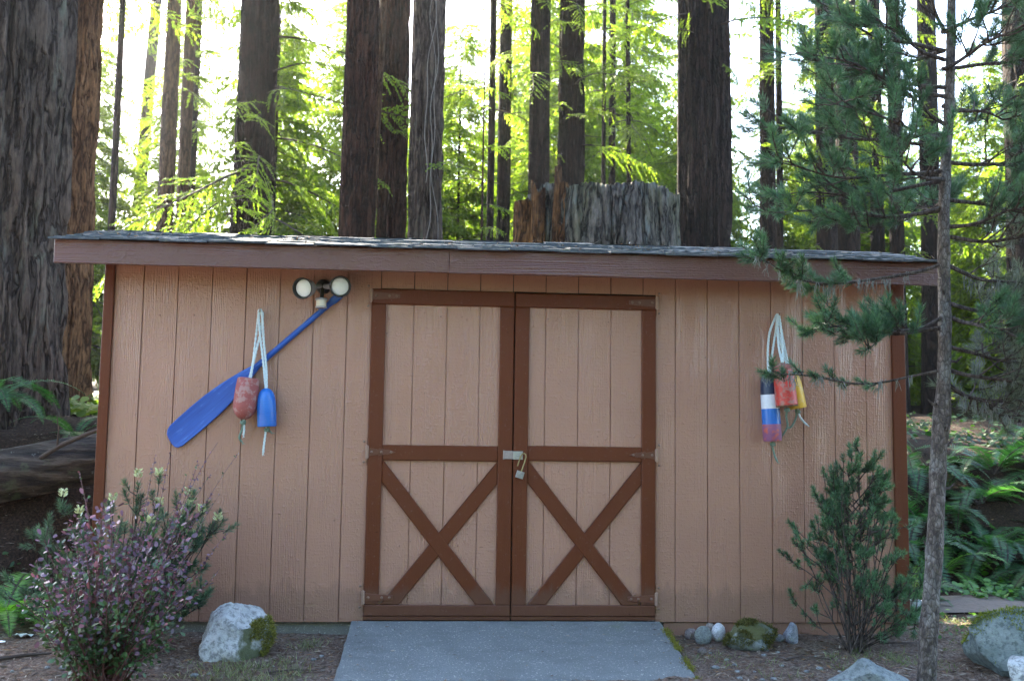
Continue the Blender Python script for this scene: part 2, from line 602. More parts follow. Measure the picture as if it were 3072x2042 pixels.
MB().box(-2.455, -2.435, 0.021, 1.15, 0.0, 2.16).build('side_wall', M['tan'], shed)
MB().box(2.455, 2.478, 0.021, 1.15, 0.0, 2.16).build('side_wall', M['tan'], shed)
MB().box(-2.455, 2.478, 1.151, 1.17, 0.0, 2.16).build('rear_wall', M['tan'], shed)
MB().box(.95, 2.44, .014, .034, -.16, -.004).build('skirt_board', M['tan'], shed)
MB().box(-2.43, 2.45, 0.036, 1.14, -0.3, -0.002).build('foundation', M['footing'], shed)
# gable ends under the roof
for xe in (-2.452, 2.456):
    MB().add([(xe, .0, 2.162), (xe + .02, .0, 2.162), (xe, .56, 2.38), (xe + .02, .56, 2.38), (xe, 1.14, 2.162), (xe + .02, 1.14, 2.162)],
             [(0, 1, 3, 2), (2, 3, 5, 4), (0, 2, 4), (1, 5, 3), (0, 4, 5, 1)]).build('gable', M['tan'], shed)
# roof: deck, fascia, rake boards, shingles
RX0, RX1 = -2.640, 2.570
SL = 0.230
EY, RY = -0.335, 0.555


def deckz(y): return 2.196 + (y - EY) * SL if y <= RY else 2.196 + (2 * RY - y - EY) * SL


roof = mk('roof', [(RX0 + .01, -.308, deckz(-.308) - .028), (RX1 - .01, -.308, deckz(-.308) - .028), (RX0 + .01, RY, deckz(RY) - .028), (RX1 - .01, RY, deckz(RY) - .028), (RX0 + .01, 1.43, deckz(1.43) - .028), (RX1 - .01, 1.43, deckz(1.43) - .028),
                   (RX0 + .01, -.308, deckz(-.308)), (RX1 - .01, -.308, deckz(-.308)), (RX0 + .01, RY, deckz(RY)), (RX1 - .01, RY, deckz(RY)), (RX0 + .01, 1.43, deckz(1.43)), (RX1 - .01, 1.43, deckz(1.43))],
          [(0, 2, 3, 1), (2, 4, 5, 3), (6, 7, 9, 8), (8, 9, 11, 10), (0, 1, 7, 6), (4, 10, 11, 5), (0, 6, 8, 2), (2, 8, 10, 4), (1, 3, 9, 7), (3, 5, 11, 9)], M['fascia'], shed)
for (a, c, dy, dz) in ((RX0, -0.4035, 0.0, 0.0), (-0.4015, RX1, 0.002, -0.002)):
    MB().rect(a, c, 2.060 + dz, 2.192 + dz, EY + dy, EY + 0.024, 0.002).build('fascia_board', M['fascia'], shed)
for xe in (RX0 + .012, RX1 - .032):
    pts = [(EY + .03, deckz(EY + .03) - .03), (RY, deckz(RY) - .03), (1.42, deckz(1.42) - .03)]
    V = []
    for y, z in pts:
        V += [(xe, y, z), (xe + .02, y, z), (xe, y, z - .1), (xe + .02, y, z - .1)]
    Fk = []
    for i in (0, 4): Fk += [(i, i + 1, i + 5, i + 4), (i + 2, i + 6, i + 7, i + 3), (i, i + 4, i + 6, i + 2), (i + 1, i + 3, i + 7, i + 5)]
    Fk += [(0, 2, 3, 1), (8, 9, 11, 10)]
    mk('rake_board', V, Fk, M['fascia'], shed)
# shingles: thick worn butts, uneven courses
ang = math.atan(SL)
shm = []
for k in range(6):
    rr = np.random.default_rng(50 + k)
    w, l, th = 0.296, 0.23, 0.0095
    nseg = 7
    V, Fk = [], []
    for i in range(nseg + 1):
        x = -w / 2 + w * i / nseg
        j = rr.uniform(-0.010, 0.010)
        t_ = th * rr.uniform(0.7, 1.15)
        V += [(x, j, 0), (x, j + 0.003, t_), (x, l, 0.0015), (x, l, 0)]
    for i in range(nseg):
        a, c = i * 4, i * 4 + 4
        Fk += [(a, c, c + 1, a + 1), (a + 1, c + 1, c + 2, a + 2), (a, a + 3, c + 3, c)]
    Fk += [(0, 1, 2, 3), (nseg * 4, nseg * 4 + 3, nseg * 4 + 2, nseg * 4 + 1)]
    shm.append(mesh('shingle', V, Fk, M['shingle']))
slen = (RY - EY + 0.05) / math.cos(ang)
for side in (0, 1):
    for c in range(7):
        s = c * 0.122
        x = RX0 - 0.02 - random.uniform(0, 0.25) * (c > 0)
        i = 0
        while x < RX1 - 0.02:
            sc = random.uniform(0.8, 1.1)
            cx = min(max(x + 0.148 * sc, RX0 + 0.12), RX1 - 0.12)
            yy = EY - 0.035 + s * math.cos(ang) + random.uniform(-0.006, 0.006)
            zz = deckz(EY) + (yy - EY) * SL + 0.004 + 0.0045 * (i % 2) + c * 0.0015
            if side: yy = 2 * RY - yy
            o = link('shingle', random.choice(shm), shed if False else roof, (cx, yy, zz))
            o.scale = (sc, 1, random.uniform(0.85, 1.35))
            o.rotation_euler = (ang + random.uniform(-0.02, 0.03), 0, random.uniform(-0.02, 0.02))
            if side: o.rotation_euler = (ang, 0, math.pi + random.uniform(-0.02, 0.02))
            x += 0.296 * sc + 0.004
            i += 1
mk('ridge_cap', [(RX0, RY - .11, deckz(RY) - .012), (RX1, RY - .11, deckz(RY) - .012), (RX0, RY, deckz(RY) + .016), (RX1, RY, deckz(RY) + .016), (RX0, RY + .11, deckz(RY) - .012), (RX1, RY + .11, deckz(RY) - .012)],
   [(0, 1, 3, 2), (2, 3, 5, 4)], M['shingle'], roof)


# doors
def clip(poly, x0, x1, z0, z1):
    def cut(pl, f, at):
        out = []
        for i in range(len(pl)):
            a, c = pl[i - 1], pl[i]
            fa, fc = f(a), f(c)
            if (fa >= 0) != (fc >= 0):
                k = fa / (fa - fc)
                out.append((a[0] + (c[0] - a[0]) * k, a[1] + (c[1] - a[1]) * k))
            if fc >= 0: out.append(c)
        return out
    for f in (lambda p: p[0] - x0, lambda p: x1 - p[0], lambda p: p[1] - z0, lambda p: z1 - p[1]):
        poly = cut(poly, f, 0)
    return poly


def strip(p, q, w):
    d = np.array(q) - np.array(p)
    d = d / np.linalg.norm(d)
    nn = np.array((-d[1], d[0])) * w / 2
    p = np.array(p) - d * 0.2
    q = np.array(q) + d * 0.2
    return [tuple(p + nn), tuple(p - nn), tuple(q - nn), tuple(q + nn)]


def hinge(door, x, z, s, kind):
    """strap hinge: s=+1 strap runs to +x (left leaf)"""
    h = MB()
    yd = -0.0275
    if kind == 'mid':
        pts = [(0.010, -.026), (0.010, .026), (0.070, .016), (0.072, .024), (0.118, .012), (0.120, .017), (0.168, 0), (0.120, -.017), (0.118, -.012), (0.072, -.024), (0.070, -.016)]
        # three stepped leaves
        for a, c, w0, w1 in ((0.010, 0.074, .026, .014), (0.070, 0.122, .023, .012), (0.118, 0.170, .017, .001)):
            h.slab([(x + s * a, z - w0), (x + s * c, z - w1), (x + s * c, z + w1), (x + s * a, z + w0)], yd - .0040 - .0004 * (a > .1), yd + .002, 0.0008, 0)
        bl = (0.028, 0.086, 0.145)
    else:
        h.slab([(x + s * .010, z - .024), (x + s * .175, z - .013), (x + s * .175, z + .013), (x + s * .010, z + .024)], yd - .0040, yd + .002, 0.0008, 0)
        bl = (0.030, 0.110, 0.155)
    h.tube([(x, -0.030, z - .036), (x, -0.030, z + .036)], 0.0105, 10, 1)
    h.tube([(x, -0.030, z - .041), (x, -0.030, z + .041)], 0.006, 8, 1)
    h.rect(x - s * .034 if s > 0 else x + .002, x - .002 if s > 0 else x + .034, z - .082, z + .082, -0.0045, 0.001, 0.001, 2)
    for bx in bl: h.lathe([(0, .0085), (.004, .0075), (.0062, .003)], (x + s * bx, yd - .004, z), (0, -1, 0), 8, m=3)
    for bz in (-.062, .062): h.lathe([(0, .008), (.004, .007), (.006, .003)], (x - s * .02, -.0044, z + bz), (0, -1, 0), 8, m=3)
    h.build('hinge', [M['brnmetal'], M['knuckle'], M['tan'], M['bolt']], door)


def make_door(xa, xb, zt, zmb, zmt, sL, label, hz, s):
    d = mk('door', *(lambda m_: (m_.V, m_.F))(MB().box(xa + .004, xb - .004, 0.009, 0.018, 0.03, zt - .004)), M['dark'], shed)
    d['label'] = label
    sw = 0.088
    ed = [xa + .03] + [g for g in G if xa + .05 < g < xb - .05] + [xb - .03]
    for p, q in zip(ed[:-1], ed[1:]):
        MB().rect(p + GAP, q - GAP, 0.05, zt - .03, -0.006 + random.uniform(-.0006, .0006), 0.0085, 0.0016).build('panel_board', M['tan'], d)
    MB().box(xa + .03, xb - .03, 0.0035, 0.0075, 0.052, zt - .032).build('panel_back', M['tan'], d)
    yf = -0.0275
    MB().rect(xa, xb, 1.905, zt, yf, 0.003, 0.005).build('rail', M['brown'], d)
    MB().rect(xa, xb, 0.041, 0.106, yf, 0.003, 0.005).build('rail', M['brown'], d)
    MB().rect(xa, xb, 0.016, 0.0395, yf + .006, 0.002, 0.002).build('weather_strip', M['brown'], d)
    for p in (xa, xb - sw): MB().rect(p, p + sw, 0.1065, 1.9045, yf + .0005, 0.003, 0.005).build('stile', M['brown'], d)
    MB().rect(xa + sw + .0005, xb - sw - .0005, zmb, zmt, yf + .001, 0.003, 0.005).build('rail', M['brown'], d)
    ox0, ox1, oz0, oz1 = xa + sw + .0005, xb - sw - .0005, 0.1065, zmb - .0005
    A = clip(strip((ox0, oz1 - 0.062), (ox1 - .062, oz0), 0.088), ox0, ox1, oz0, oz1)
    C = clip(strip((ox1, oz1 - 0.066), (ox0 + .062, oz0), 0.088), ox0, ox1, oz0, oz1)
    MB().slab(A, yf + .002, -.004, 0.005).build('brace', M['brown'], d)
    MB().slab(C, yf + .0045, -.004, 0.005).build('brace', M['brown'], d)
    hx = xa - .004 if s > 0 else xb + .004
    for z, k in zip(hz, ('top', 'mid', 'low')): hinge(d, hx, z, s, k)
    return d


dl = make_door(-0.866, 0.0065, 1.998, 0.960, 1.052, 1, 'left plank door leaf with brown frame and cross brace', (1.955, 1.008, 0.150), 1)
dr = make_door(0.0135, 0.890, 1.992, 0.967, 1.058, -1, 'right plank door leaf with brown frame and cross brace', (1.950, 1.010, 0.145), -1)
nmb = MB().lathe([(0, .0062), (.0016, .0052), (.0024, .002)], (0, 0, 0), (0, -1, 0), 8)
nail_me = mesh('nail_head', nmb.V, nmb.F, M['tan'], smooth=True)
for dd, xa, xb in ((dl, -.866, .0065), (dr, .0135, .890)):
    for xc in (xa + .118, (xa + xb) / 2 - .17, (xa + xb) / 2 + .13, xb - .118):
        for zc in (.17, .32, .47, .62, .78, .90, 1.10, 1.27, 1.45, 1.63, 1.80):
            if random.random() < .72: link('nail_head', nail_me, dd, (xc + random.uniform(-.02, .02), -.0058, zc + random.uniform(-.03, .03)))
for g0, g1 in zip(edges[:-1], edges[1:]):
    xc = (g0 + g1) / 2
    if DL - .05 < xc < DR + .05: continue
    for zc in (.045, .62, 1.22, 1.80):
        if random.random() < .7: link('nail_head', nail_me, shed, (xc + random.uniform(-.07, .07), .0003, zc + random.uniform(-.02, .02)))
h = MB().rect(-0.049, 0.010, 0.976, 1.026, -0.0335, -0.0265, 0.0015, 0).rect(0.0105, 0.070, 0.974, 1.024, -0.0365, -0.0275, 0.0015, 1)
h.tube([(-0.046, -.034, .974), (-.046, -.034, 1.028)], .005, 8, 0)
h.tube([(0.037, -.030, .998), (.037, -.052, .998), (.047, -.056, .998), (.057, -.052, .998), (.057, -.030, .998)], .004, 8, 1)
h.build('hasp', [M['wornplate'], M['steel']], dl)
# padlock hanging open through the hasp
pl = thing('padlock', 'small steel padlock with long open shackle hanging from the door hasp', 'padlock', (0.047, -0.058, 0.86))
a = R(-17)
ca, sa = math.cos(a), math.sin(a)


def pk(u, v, y=-0.060): return (0.052 + u * ca - v * sa, y, 0.884 + u * sa + v * ca)


b = MB()
for k in range(5):
    z0, z1 = -0.021 + k * 0.0086, -0.021 + (k + 1) * 0.0086 - 0.0008
    b.slab([pk(-.023, z0)[::2], pk(.023, z0)[::2], pk(.023, z1)[::2], pk(-.023, z1)[::2]], -0.071, -0.049, 0.0012)
b.build('body', M['steel'], pl)
pts = [pk(-.017, .018), pk(-.017, .09), pk(-.015, .112), pk(-.006, .124), pk(.004, .126), pk(.013, .118), pk(.017, .102), pk(.017, .062)]
# the shackle's short leg has sprung free of the body
pts = [pk(-u if i < 99 else u, v) for i, (u, v) in enumerate([(-.002, .018), (-.004, .08), (-.003, .112), (.004, .126), (.014, .130), (.024, .124), (.029, .108), (.030, .045)])]
MB().tube(pts, 0.0042, 8).build('shackle', M['brass'], pl, smooth=True)

# ------------------------------------------------------------------ things on the wall
M['oarblue'] = None
m, t, b_ = newmat('scuffed_blue_paint')
n1 = noise(t, pos(t, (9, 9, 9)), 1.0, 6, 0.75)
n2 = noise(t, N(t, 'ShaderNodeVectorRotate', {'Vector': pos(t), 'Angle': R(43)}, rotation_type='Y_AXIS').outputs[0], 1.0, 2)
gr = noise(t, N(t, 'ShaderNodeVectorMath', {0: N(t, 'ShaderNodeVectorRotate', {'Vector': pos(t), 'Angle': R(43)}, rotation_type='Y_AXIS').outputs[0], 1: (5, 60, 90)}, operation='MULTIPLY').outputs[0], 1.0, 4)
c_ = mixc(t, gr, (0.007, 0.042, 0.24), (0.026, 0.125, 0.50))
c_ = mixc(t, ramp(t, math_(t, 'MULTIPLY', n1, gr), [(0.31, 0.0), (0.42, 0.5)]), c_, (0.14, 0.30, 0.66))
setin(t, b_, 'Base Color', c_)
setin(t, b_, 'Roughness', 0.45)
bump(t, b_, gr, 0.25, 0.004)
M['oarblue'] = m


def buoymat(name, c, worn, amt=0.6, thr=0.56, rough=0.4):
    m, t, b = newmat(name)
    n = noise(t, pos(t), 22, 6, 0.7)
    n2 = noise(t, pos(t, (30, 30, 130)), 1.0, 3)
    col = mixc(t, n2, tuple(x * 0.85 for x in c), tuple(x * 1.1 for x in c))
    col = mixc(t, ramp(t, n, [(thr, 0.0), (thr + 0.08, amt)]), col, worn)
    setin(t, b, 'Base Color', col)
    setin(t, b, 'Roughness', rough)
    bump(t, b, math_(t, 'ADD', n, n2), 0.25, 0.004)
    return m


M['pink'] = buoymat('faded_red_foam', (0.31, 0.085, 0.075), (0.38, 0.28, 0.25), 0.6, 0.50, 0.75)
M['bblue'] = buoymat('glossy_blue_paint', (0.02, 0.15, 0.52), (0.10, 0.34, 0.75), 0.4, 0.6, 0.2)
M['bred'] = buoymat('chipped_red_paint', (0.48, 0.040, 0.030), (0.30, 0.19, 0.16), 0.8, 0.50, 0.4)
M['byel'] = buoymat('yellow_paint', (0.66, 0.40, 0.03), (0.60, 0.48, 0.22), 0.6, 0.54, 0.4)
M['bnavy'] = buoymat('navy_paint', (0.008, 0.022, 0.060), (0.05, 0.08, 0.13), 0.5, 0.58, 0.4)
M['bwhite'] = buoymat('white_paint', (0.66, 0.72, 0.78), (0.50, 0.50, 0.48), 0.5, 0.6, 0.4)
M['bviolet'] = buoymat('worn_violet_paint', (0.26, 0.10, 0.20), (0.60, 0.13, 0.05), 0.8, 0.52, 0.45)
M['bwood'] = buoymat('bare_buoy_end', (0.10, 0.055, 0.035), (0.30, 0.17, 0.05), 0.5, 0.5, 0.8)
M['rope'] = plain('pale_poly_rope', (0.55, 0.66, 0.68), 0.6, 0, 0.3, 150, 0.3, 0.002)
M['ropegreen'] = plain('algae_stained_rope', (0.16, 0.24, 0.19), 0.8, 0, 0.4, 120, 0.3, 0.002)


def smooth_path(P, n):
    P = np.array(P, float)
    P = np.vstack([2 * P[0] - P[1], P, 2 * P[-1] - P[-2]])
    out = []
    m_ = len(P) - 3
    for k in range(n + 1):
        s = k / n * m_
        i = min(int(s), m_ - 1)
        u = s - i
        a, b, c, d = P[i:i + 4]
        out.append(0.5 * (2 * b + (c - a) * u + (2 * a - 5 * b + 4 * c - d) * u * u + (3 * b - a - 3 * c + d) * u ** 3))
    return np.array(out)


def rope_mb(mb, P, r=0.0078, n=60, m=0, twist=95.0):
    """three laid strands"""
    C = smooth_path(P, n)
    L = np.concatenate([[0], np.cumsum(np.linalg.norm(np.diff(C, axis=0), axis=1))])
    T = np.gradient(C, axis=0)
    T /= np.linalg.norm(T, axis=1)[:, None]
    x = np.cross(T[0], (0.3, 1, 0.2))
    fr = []
    for t_ in T:
        x = x - t_ * x.dot(t_)
        x /= np.linalg.norm(x)
        fr.append((x.copy(), np.cross(t_, x)))
    for k in range(3):
        pts = []
        for i in range(len(C)):
            a = L[i] * twist + k * 2.0944
            pts.append(C[i] + (fr[i][0] * math.cos(a) + fr[i][1] * math.sin(a)) * r * 0.5)
        mb.tube(pts, r * 0.58, 5, m)
    return mb


# floodlight with two lamp heads and a motion sensor
fl = thing('floodlight', 'twin-headed outdoor floodlight with motion sensor mounted on the siding', 'floodlight', (-1.165, -0.02, 1.95))
M['bronze'] = plain('dark_bronze_housing', (0.035, 0.037, 0.034), 0.4, 0.2)
M['rimdark'] = plain('black_lamp_rim', (0.012, 0.014, 0.016), 0.35)
M['housing'] = plain('grey_lamp_housing', (0.30, 0.30, 0.31), 0.4, 0.2, 0.08)
M['lens'] = plain('frosted_white_lens', (0.74, 0.80, 0.80), 0.25, 0, 0.03)
M['band'] = plain('ivory_sensor_window', (0.62, 0.60, 0.50), 0.4)
MB().lathe([(0, .046), (.022, .044), (.036, .036), (.046, .022), (.050, .0)], (-1.163, -0.001, 2.005), (0, -1, 0), 24).build('base_plate', M['bronze'], fl, smooth=True)
for hx, hz, ax, kx in ((-1.262, 1.970, (-0.34, -0.90, -0.16), -1), (-1.045, 1.986, (0.16, -0.95, -0.14), 1)):
    axv = Vector(ax).normalized()
    c = Vector((hx, -0.165, hz)) * 1.0
    # correct for standing proud of the wall
    o = c - axv * 0.10
    hd = MB()
    hd.lathe([(-0.025, .020), (0.0, .026), (.012, .040), (.040, .052), (.085, .060), (.108, .0635), (.112, .0615), (.110, .058), (.098, .056)], o, axv, 28, cap=False)
    head = hd.build('lamp_head', M['housing'], fl, smooth=True)
    MB().lathe([(.086, .0530), (.094, .050), (.100, .036), (.103, .001)], o, axv, 28).build('lens', M['lens'], head, smooth=True)
    MB().lathe([(.1085, .0640), (.1135, .0645), (.1155, .0600), (.1085, .0565), (.092, .0555), (.084, .0535)], o, axv, 28, cap=False).build('rim', M['rimdark'], head, smooth=True)
    MB().tube([(-1.163 + kx * .012, -.045, 2.003), (-1.163 + kx * .030, -.062, 1.999), tuple(o - axv * .012)], [.014, .015, .017], 12).build('swivel_arm', M['housing'], fl, smooth=True)
MB().tube([(-1.163, -.040, 1.985), (-1.163, -.060, 1.955), (-1.163, -.075, 1.925)], [.013, .012, .012], 10).build('sensor_arm', M['bronze'], fl, smooth=True)
sn = MB().lathe([(0, .030), (.006, .036), (.014, .036), (.0142, .031)], (-1.163, -.085, 1.925), (0, 0, -1), 24).lathe([(.050, .030), (.052, .034), (.060, .034), (.062, .026)], (-1.163, -.085, 1.925), (0, 0, -1), 24).build('sensor_housing', M['housing'], fl, smooth=True)
MB().lathe([(.0140, .0305), (.0505, .0305)], (-1.163, -.085, 1.925), (0, 0, -1), 24).build('sensor_window', M['band'], sn, smooth=True)

# blue oar
oar = thing('oar', 'blue painted wooden oar hung slantwise on the shed wall', 'oar', (-1.57, -0.02, 1.48))
d2 = Vector((0.735, 0, 0.678))
n2_ = Vector((-0.678, 0, 0.735))
o0 = Vector((-2.028, -0.020, 1.062))
prof = [(-.010, .020, .0), (-.004, .045, .001), (.012, .062, .002), (.04, .071, .003), (.12, .074, .004), (.22, .0755, .0045), (.32, .073, .005), (.42, .064, .006), (.50, .052, .007), (.57, .039, .009), (.62, .028, .012), (.66, .0195, .0145)]
V, Fk = [], []
ns = 24
for a_, hw, th in prof:
    for k in range(ns):
        an = 2 * math.pi * k / ns
        e_ = 0.35 if a_ < .6 else 0.8
        u = math.copysign(abs(math.cos(an)) ** e_, math.cos(an)) * hw
        v = math.copysign(abs(math.sin(an)) ** e_, math.sin(an)) * (0.005 + th * .8) + 0.010 * (1 - (abs(u) / .076) ** 2) * min(1, max(0, (.6 - a_) * 4))
        skew = 0.012 * (u / .07) if a_ < .05 else 0
        V.append(o0 + d2 * (a_ + skew) + n2_ * u + Vector((0, v, 0)))
for i in range(len(prof) - 1):
    for k in range(ns):
        k2 = (k + 1) % ns
        Fk.append((i * ns + k, (i + 1) * ns + k, (i + 1) * ns + k2, i * ns + k2))
Fk.append(tuple(range(ns)))
bl = mk('blade', V, Fk, M['oarblue'], oar, smooth=True)
MB().tube([o0 + d2 * a_ for a_ in (.645, .70, .8, 1.0, 1.2, 1.24)], [.0185, .0175, .0168, .0165, .0168, .0175], 14).build('shaft', M['oarblue'], oar, smooth=True)
MB().tube([o0 + d2 * a_ for a_ in (1.235, 1.25, 1.265, 1.30, 1.345, 1.36)], [.0175, .021, .0235, .0245, .022, .010], 14).build('grip', M['oarblue'], oar, smooth=True)
# nails carrying the floats
for (x, z) in ((-1.525, 1.833), (1.649, 1.880)):
    MB().tube([(x, 0.0, z), (x, -.085, z + .004), (x + .003, -.098, z + .022)], .0032, 6).build('nail', M['bolt'], shed)


def buoy(label, top, bot, prof, ms, mats, ropes, tails, flat=1.0):
    top, bot = Vector(top), Vector(bot)
    ax = (bot - top)
    L = ax.length
    t_ = thing('buoy', label, 'buoy', tuple(bot))
    MB().lathe([(d * L, r) for d, r in prof], top, ax, 24, ms=ms, flat=flat).build('float', mats, t_, smooth=True)
    rp = MB()
    for p in ropes: rope_mb(rp, p)
    rp.build('rope', M['rope'], t_)
    for p in tails:
        tl = MB()
        rope_mb(tl, p, 0.0065, 24)
        e = Vector(p[-1])
        dd = (e - Vector(p[-2])).normalized()
        for k in range(7):
            q = e + dd * random.uniform(.01, .022) + Vector((random.uniform(-.009, .009), random.uniform(-.006, .006), random.uniform(-.004, .004)))
            tl.tube([e, q], [.0022, .0012], 4)
        k0 = Vector(p[0])
        tl.build('rope_tail', M['ropegreen'] if p is tails[0] else M['rope'], t_)
    kn = MB()
    b0 = bot + ax.normalized() * 0.006
    ring = []
    for k in range(14):
        an = k / 13 * 4 * math.pi
        ring.append(b0 + Vector((math.cos(an) * .012, math.sin(an) * .010, -.004 - k * .0012)))
    rope_mb(kn, [tuple(v) for v in ring], 0.0065, 40)
    kn.build('knot', M['ropegreen'], t_)
    return t_


bullet = [(0, .010), (.02, .022), (.06, .033), (.13, .043), (.22, .050), (.33, .0545), (.46, .0565), (.97, .0565), (.995, .0545), (1.0, .052)]
buoy('faded pinkish red foam buoy hanging against the oar blade', (-1.575, -.085, 1.437), (-1.597, -.090, 1.192),
     [(0, .050), (.012, .059), (.04, .064), (.3, .069), (.6, .070), (.74, .067), (.86, .057), (.95, .040), (1.0, .018)], None, [M['pink']],
     [[(-1.566, -.072, 1.435), (-1.558, -.055, 1.55), (-1.545, -.042, 1.75), (-1.536, -.050, 1.826), (-1.522, -.060, 1.840), (-1.514, -.052, 1.815), (-1.520, -.050, 1.72), (-1.550, -.060, 1.56), (-1.572, -.074, 1.435)]],
     [[(-1.598, -.088, 1.190), (-1.602, -.080, 1.14), (-1.622, -.060, 1.085), (-1.607, -.050, 1.058)], [(-1.594, -.088, 1.19), (-1.592, -.078, 1.13), (-1.596, -.07, 1.10)]])
buoy('glossy blue dome-topped buoy hanging beside the pinkish red buoy', (-1.473, -.075, 1.378), (-1.459, -.078, 1.150), bullet, None, [M['bblue']],
     [[(-1.470, -.074, 1.376), (-1.478, -.066, 1.50), (-1.500, -.060, 1.66), (-1.512, -.068, 1.80), (-1.523, -.072, 1.846), (-1.535, -.066, 1.822), (-1.520, -.062, 1.68), (-1.492, -.066, 1.50), (-1.476, -.074, 1.376)]],
     [[(-1.458, -.078, 1.150), (-1.446, -.072, 1.125), (-1.438, -.066, 1.118)], [(-1.463, -.078, 1.150), (-1.470, -.070, 1.09), (-1.477, -.060, 1.03), (-1.480, -.055, 0.995)]])
rb = [(0, .012), (.02, .036), (.06, .050), (.13, .058), (.24, .062), (.6, .064), (.93, .0655), (.965, .066), (1.0, .062)]
buoy('chipped red buoy hanging in front of the yellow buoy', (1.640, -.165, 1.580), (1.664, -.170, 1.318), rb, [0, 0, 0, 1, 1, 1, 1, 2], [M['pink'], M['bred'], M['bwood']],
     [[(1.640, -.160, 1.585), (1.632, -.12, 1.70), (1.640, -.085, 1.83), (1.648, -.080, 1.886), (1.656, -.085, 1.84), (1.656, -.125, 1.70), (1.644, -.160, 1.585)]],
     [[(1.672, -.165, 1.310), (1.670, -.140, 1.26), (1.688, -.11, 1.20), (1.668, -.08, 1.145)]])
buoy('yellow buoy hanging behind the chipped red buoy', (1.712, -.090, 1.545), (1.758, -.092, 1.310), bullet, None, [M['byel']],
     [[(1.710, -.088, 1.545), (1.690, -.070, 1.68), (1.664, -.062, 1.83), (1.650, -.062, 1.887), (1.644, -.062, 1.84), (1.668, -.066, 1.70), (1.706, -.086, 1.545)]],
     [[(1.756, -.090, 1.308), (1.752, -.080, 1.25), (1.730, -.066, 1.20), (1.712, -.060, 1.19)], [(1.760, -.092, 1.308), (1.776, -.085, 1.26), (1.808, -.07, 1.225), (1.828, -.06, 1.212)]])
tb = [(0, .010), (.015, .028), (.05, .042), (.1, .049), (.3099, .054), (.31, .0545), (.5199, .0555), (.52, .0558), (.7499, .0565), (.75, .0568), (.985, .0565), (1.0, .052)]
buoy('long four-coloured buoy banded navy, white, blue and violet', (1.580, -.080, 1.520), (1.603, -.084, 1.108), tb, [0, 0, 0, 0, 0, 1, 1, 2, 2, 3, 3], [M['bnavy'], M['bwhite'], M['bblue'], M['bviolet']],
     [[(1.580, -.078, 1.52), (1.584, -.062, 1.66), (1.600, -.055, 1.78), (1.640, -.052, 1.878), (1.650, -.052, 1.884), (1.640, -.055, 1.80), (1.618, -.060, 1.68), (1.590, -.076, 1.52)]],
     [[(1.604, -.082, 1.106), (1.606, -.075, 1.07), (1.622, -.062, 1.02), (1.640, -.055, 0.985)]])

# ------------------------------------------------------------------ rocks and stones
M['rockpale'] = None


def rockmat(name, lo, hi, moss=None, mthr=0.5, axis=None, sc=5.0):
    m, t, b = newmat(name)
    n1 = noise(t, pos(t), sc, 7, 0.65)
    n2 = noise(t, pos(t), sc * 7, 5, 0.7)
    vo = N(t, 'ShaderNodeTexVoronoi', {'Vector': pos(t), 'Scale': sc * 2.2}, feature='DISTANCE_TO_EDGE').outputs[0]
    col = ramp(t, n1, [(0.35, lo), (0.65, hi)])
    col = mixc(t, ramp(t, n2, [(0.40, 0.7), (0.52, 0.0)]), col, tuple(x * 0.5 for x in lo))
    col = mixc(t, ramp(t, n1, [(0.62, 0.0), (0.70, 0.75)]), col, tuple(min(0.75, x * 1.45) for x in hi))
    if moss:
        nn = N(t, 'ShaderNodeNewGeometry').outputs['Normal']
        dp = N(t, 'ShaderNodeVectorMath', {0: nn, 1: axis or (0, 0, 1)}, operation='DOT_PRODUCT').outputs['Value']
        f = math_(t, 'ADD', math_(t, 'MULTIPLY', dp, 0.5), n1)
        col = mixc(t, ramp(t, f, [(mthr, 0.0), (mthr + 0.12, 0.95)]), col, moss)
    setin(t, b, 'Base Color', col)
    setin(t, b, 'Roughness', 0.8)
    h = math_(t, 'ADD', math_(t, 'MULTIPLY', n1, 1.2), math_(t, 'MULTIPLY', n2, 0.4))
    bump(t, b, h, 0.8, 0.03)
    return m


def ico(sub):
    import bmesh
    bm = bmesh.new()
    bmesh.ops.create_icosphere(bm, subdivisions=sub, radius=1.0)
    V = np.array([v.co[:] for v in bm.verts])
    Fk = [tuple(v.index for v in f.verts) for f in bm.faces]
    bm.free()
    return V, Fk


def rock(name, label, cat, c, size, mat, seed, sub=4, planes=10, rotz=0.0, group=None, shape=None, rough=0.12, axis=None):
    """boulder cut by random planes, then weathered"""
    V, Fk = ico(sub)
    rr = np.random.default_rng(seed)
    for k in range(planes):
        n = rr.normal(size=3)
        n /= np.linalg.norm(n)
        d = rr.uniform(0.55, 0.85)
        s = V @ n
        over = np.maximum(0, s - d)
        V = V - np.outer(over * 0.92, n)
    V = V * (1 + rough * (fbm(V * 2.2 + seed, 4, seed)[:, None] - 0.5) * 2)
    V = V + (fbm(V * 7 + seed, 3, seed + 5)[:, None] - 0.5) * 0.05 * V
    if shape: V = shape(V)
    V = V * np.array(size)
    ca, sa = math.cos(rotz), math.sin(rotz)
    V = np.stack([V[:, 0] * ca - V[:, 1] * sa, V[:, 0] * sa + V[:, 1] * ca, V[:, 2]], 1)
    o = link(name, mesh(name, V, Fk, mat), None, c)
    o.data.polygons.foreach_set('use_smooth', np.ones(len(o.data.polygons), bool))
    o.data.set_sharp_from_angle(angle=R(32))
    WLOC[o] = np.array(c, float)
    return tag(o, label, cat, group), V + np.array(c)


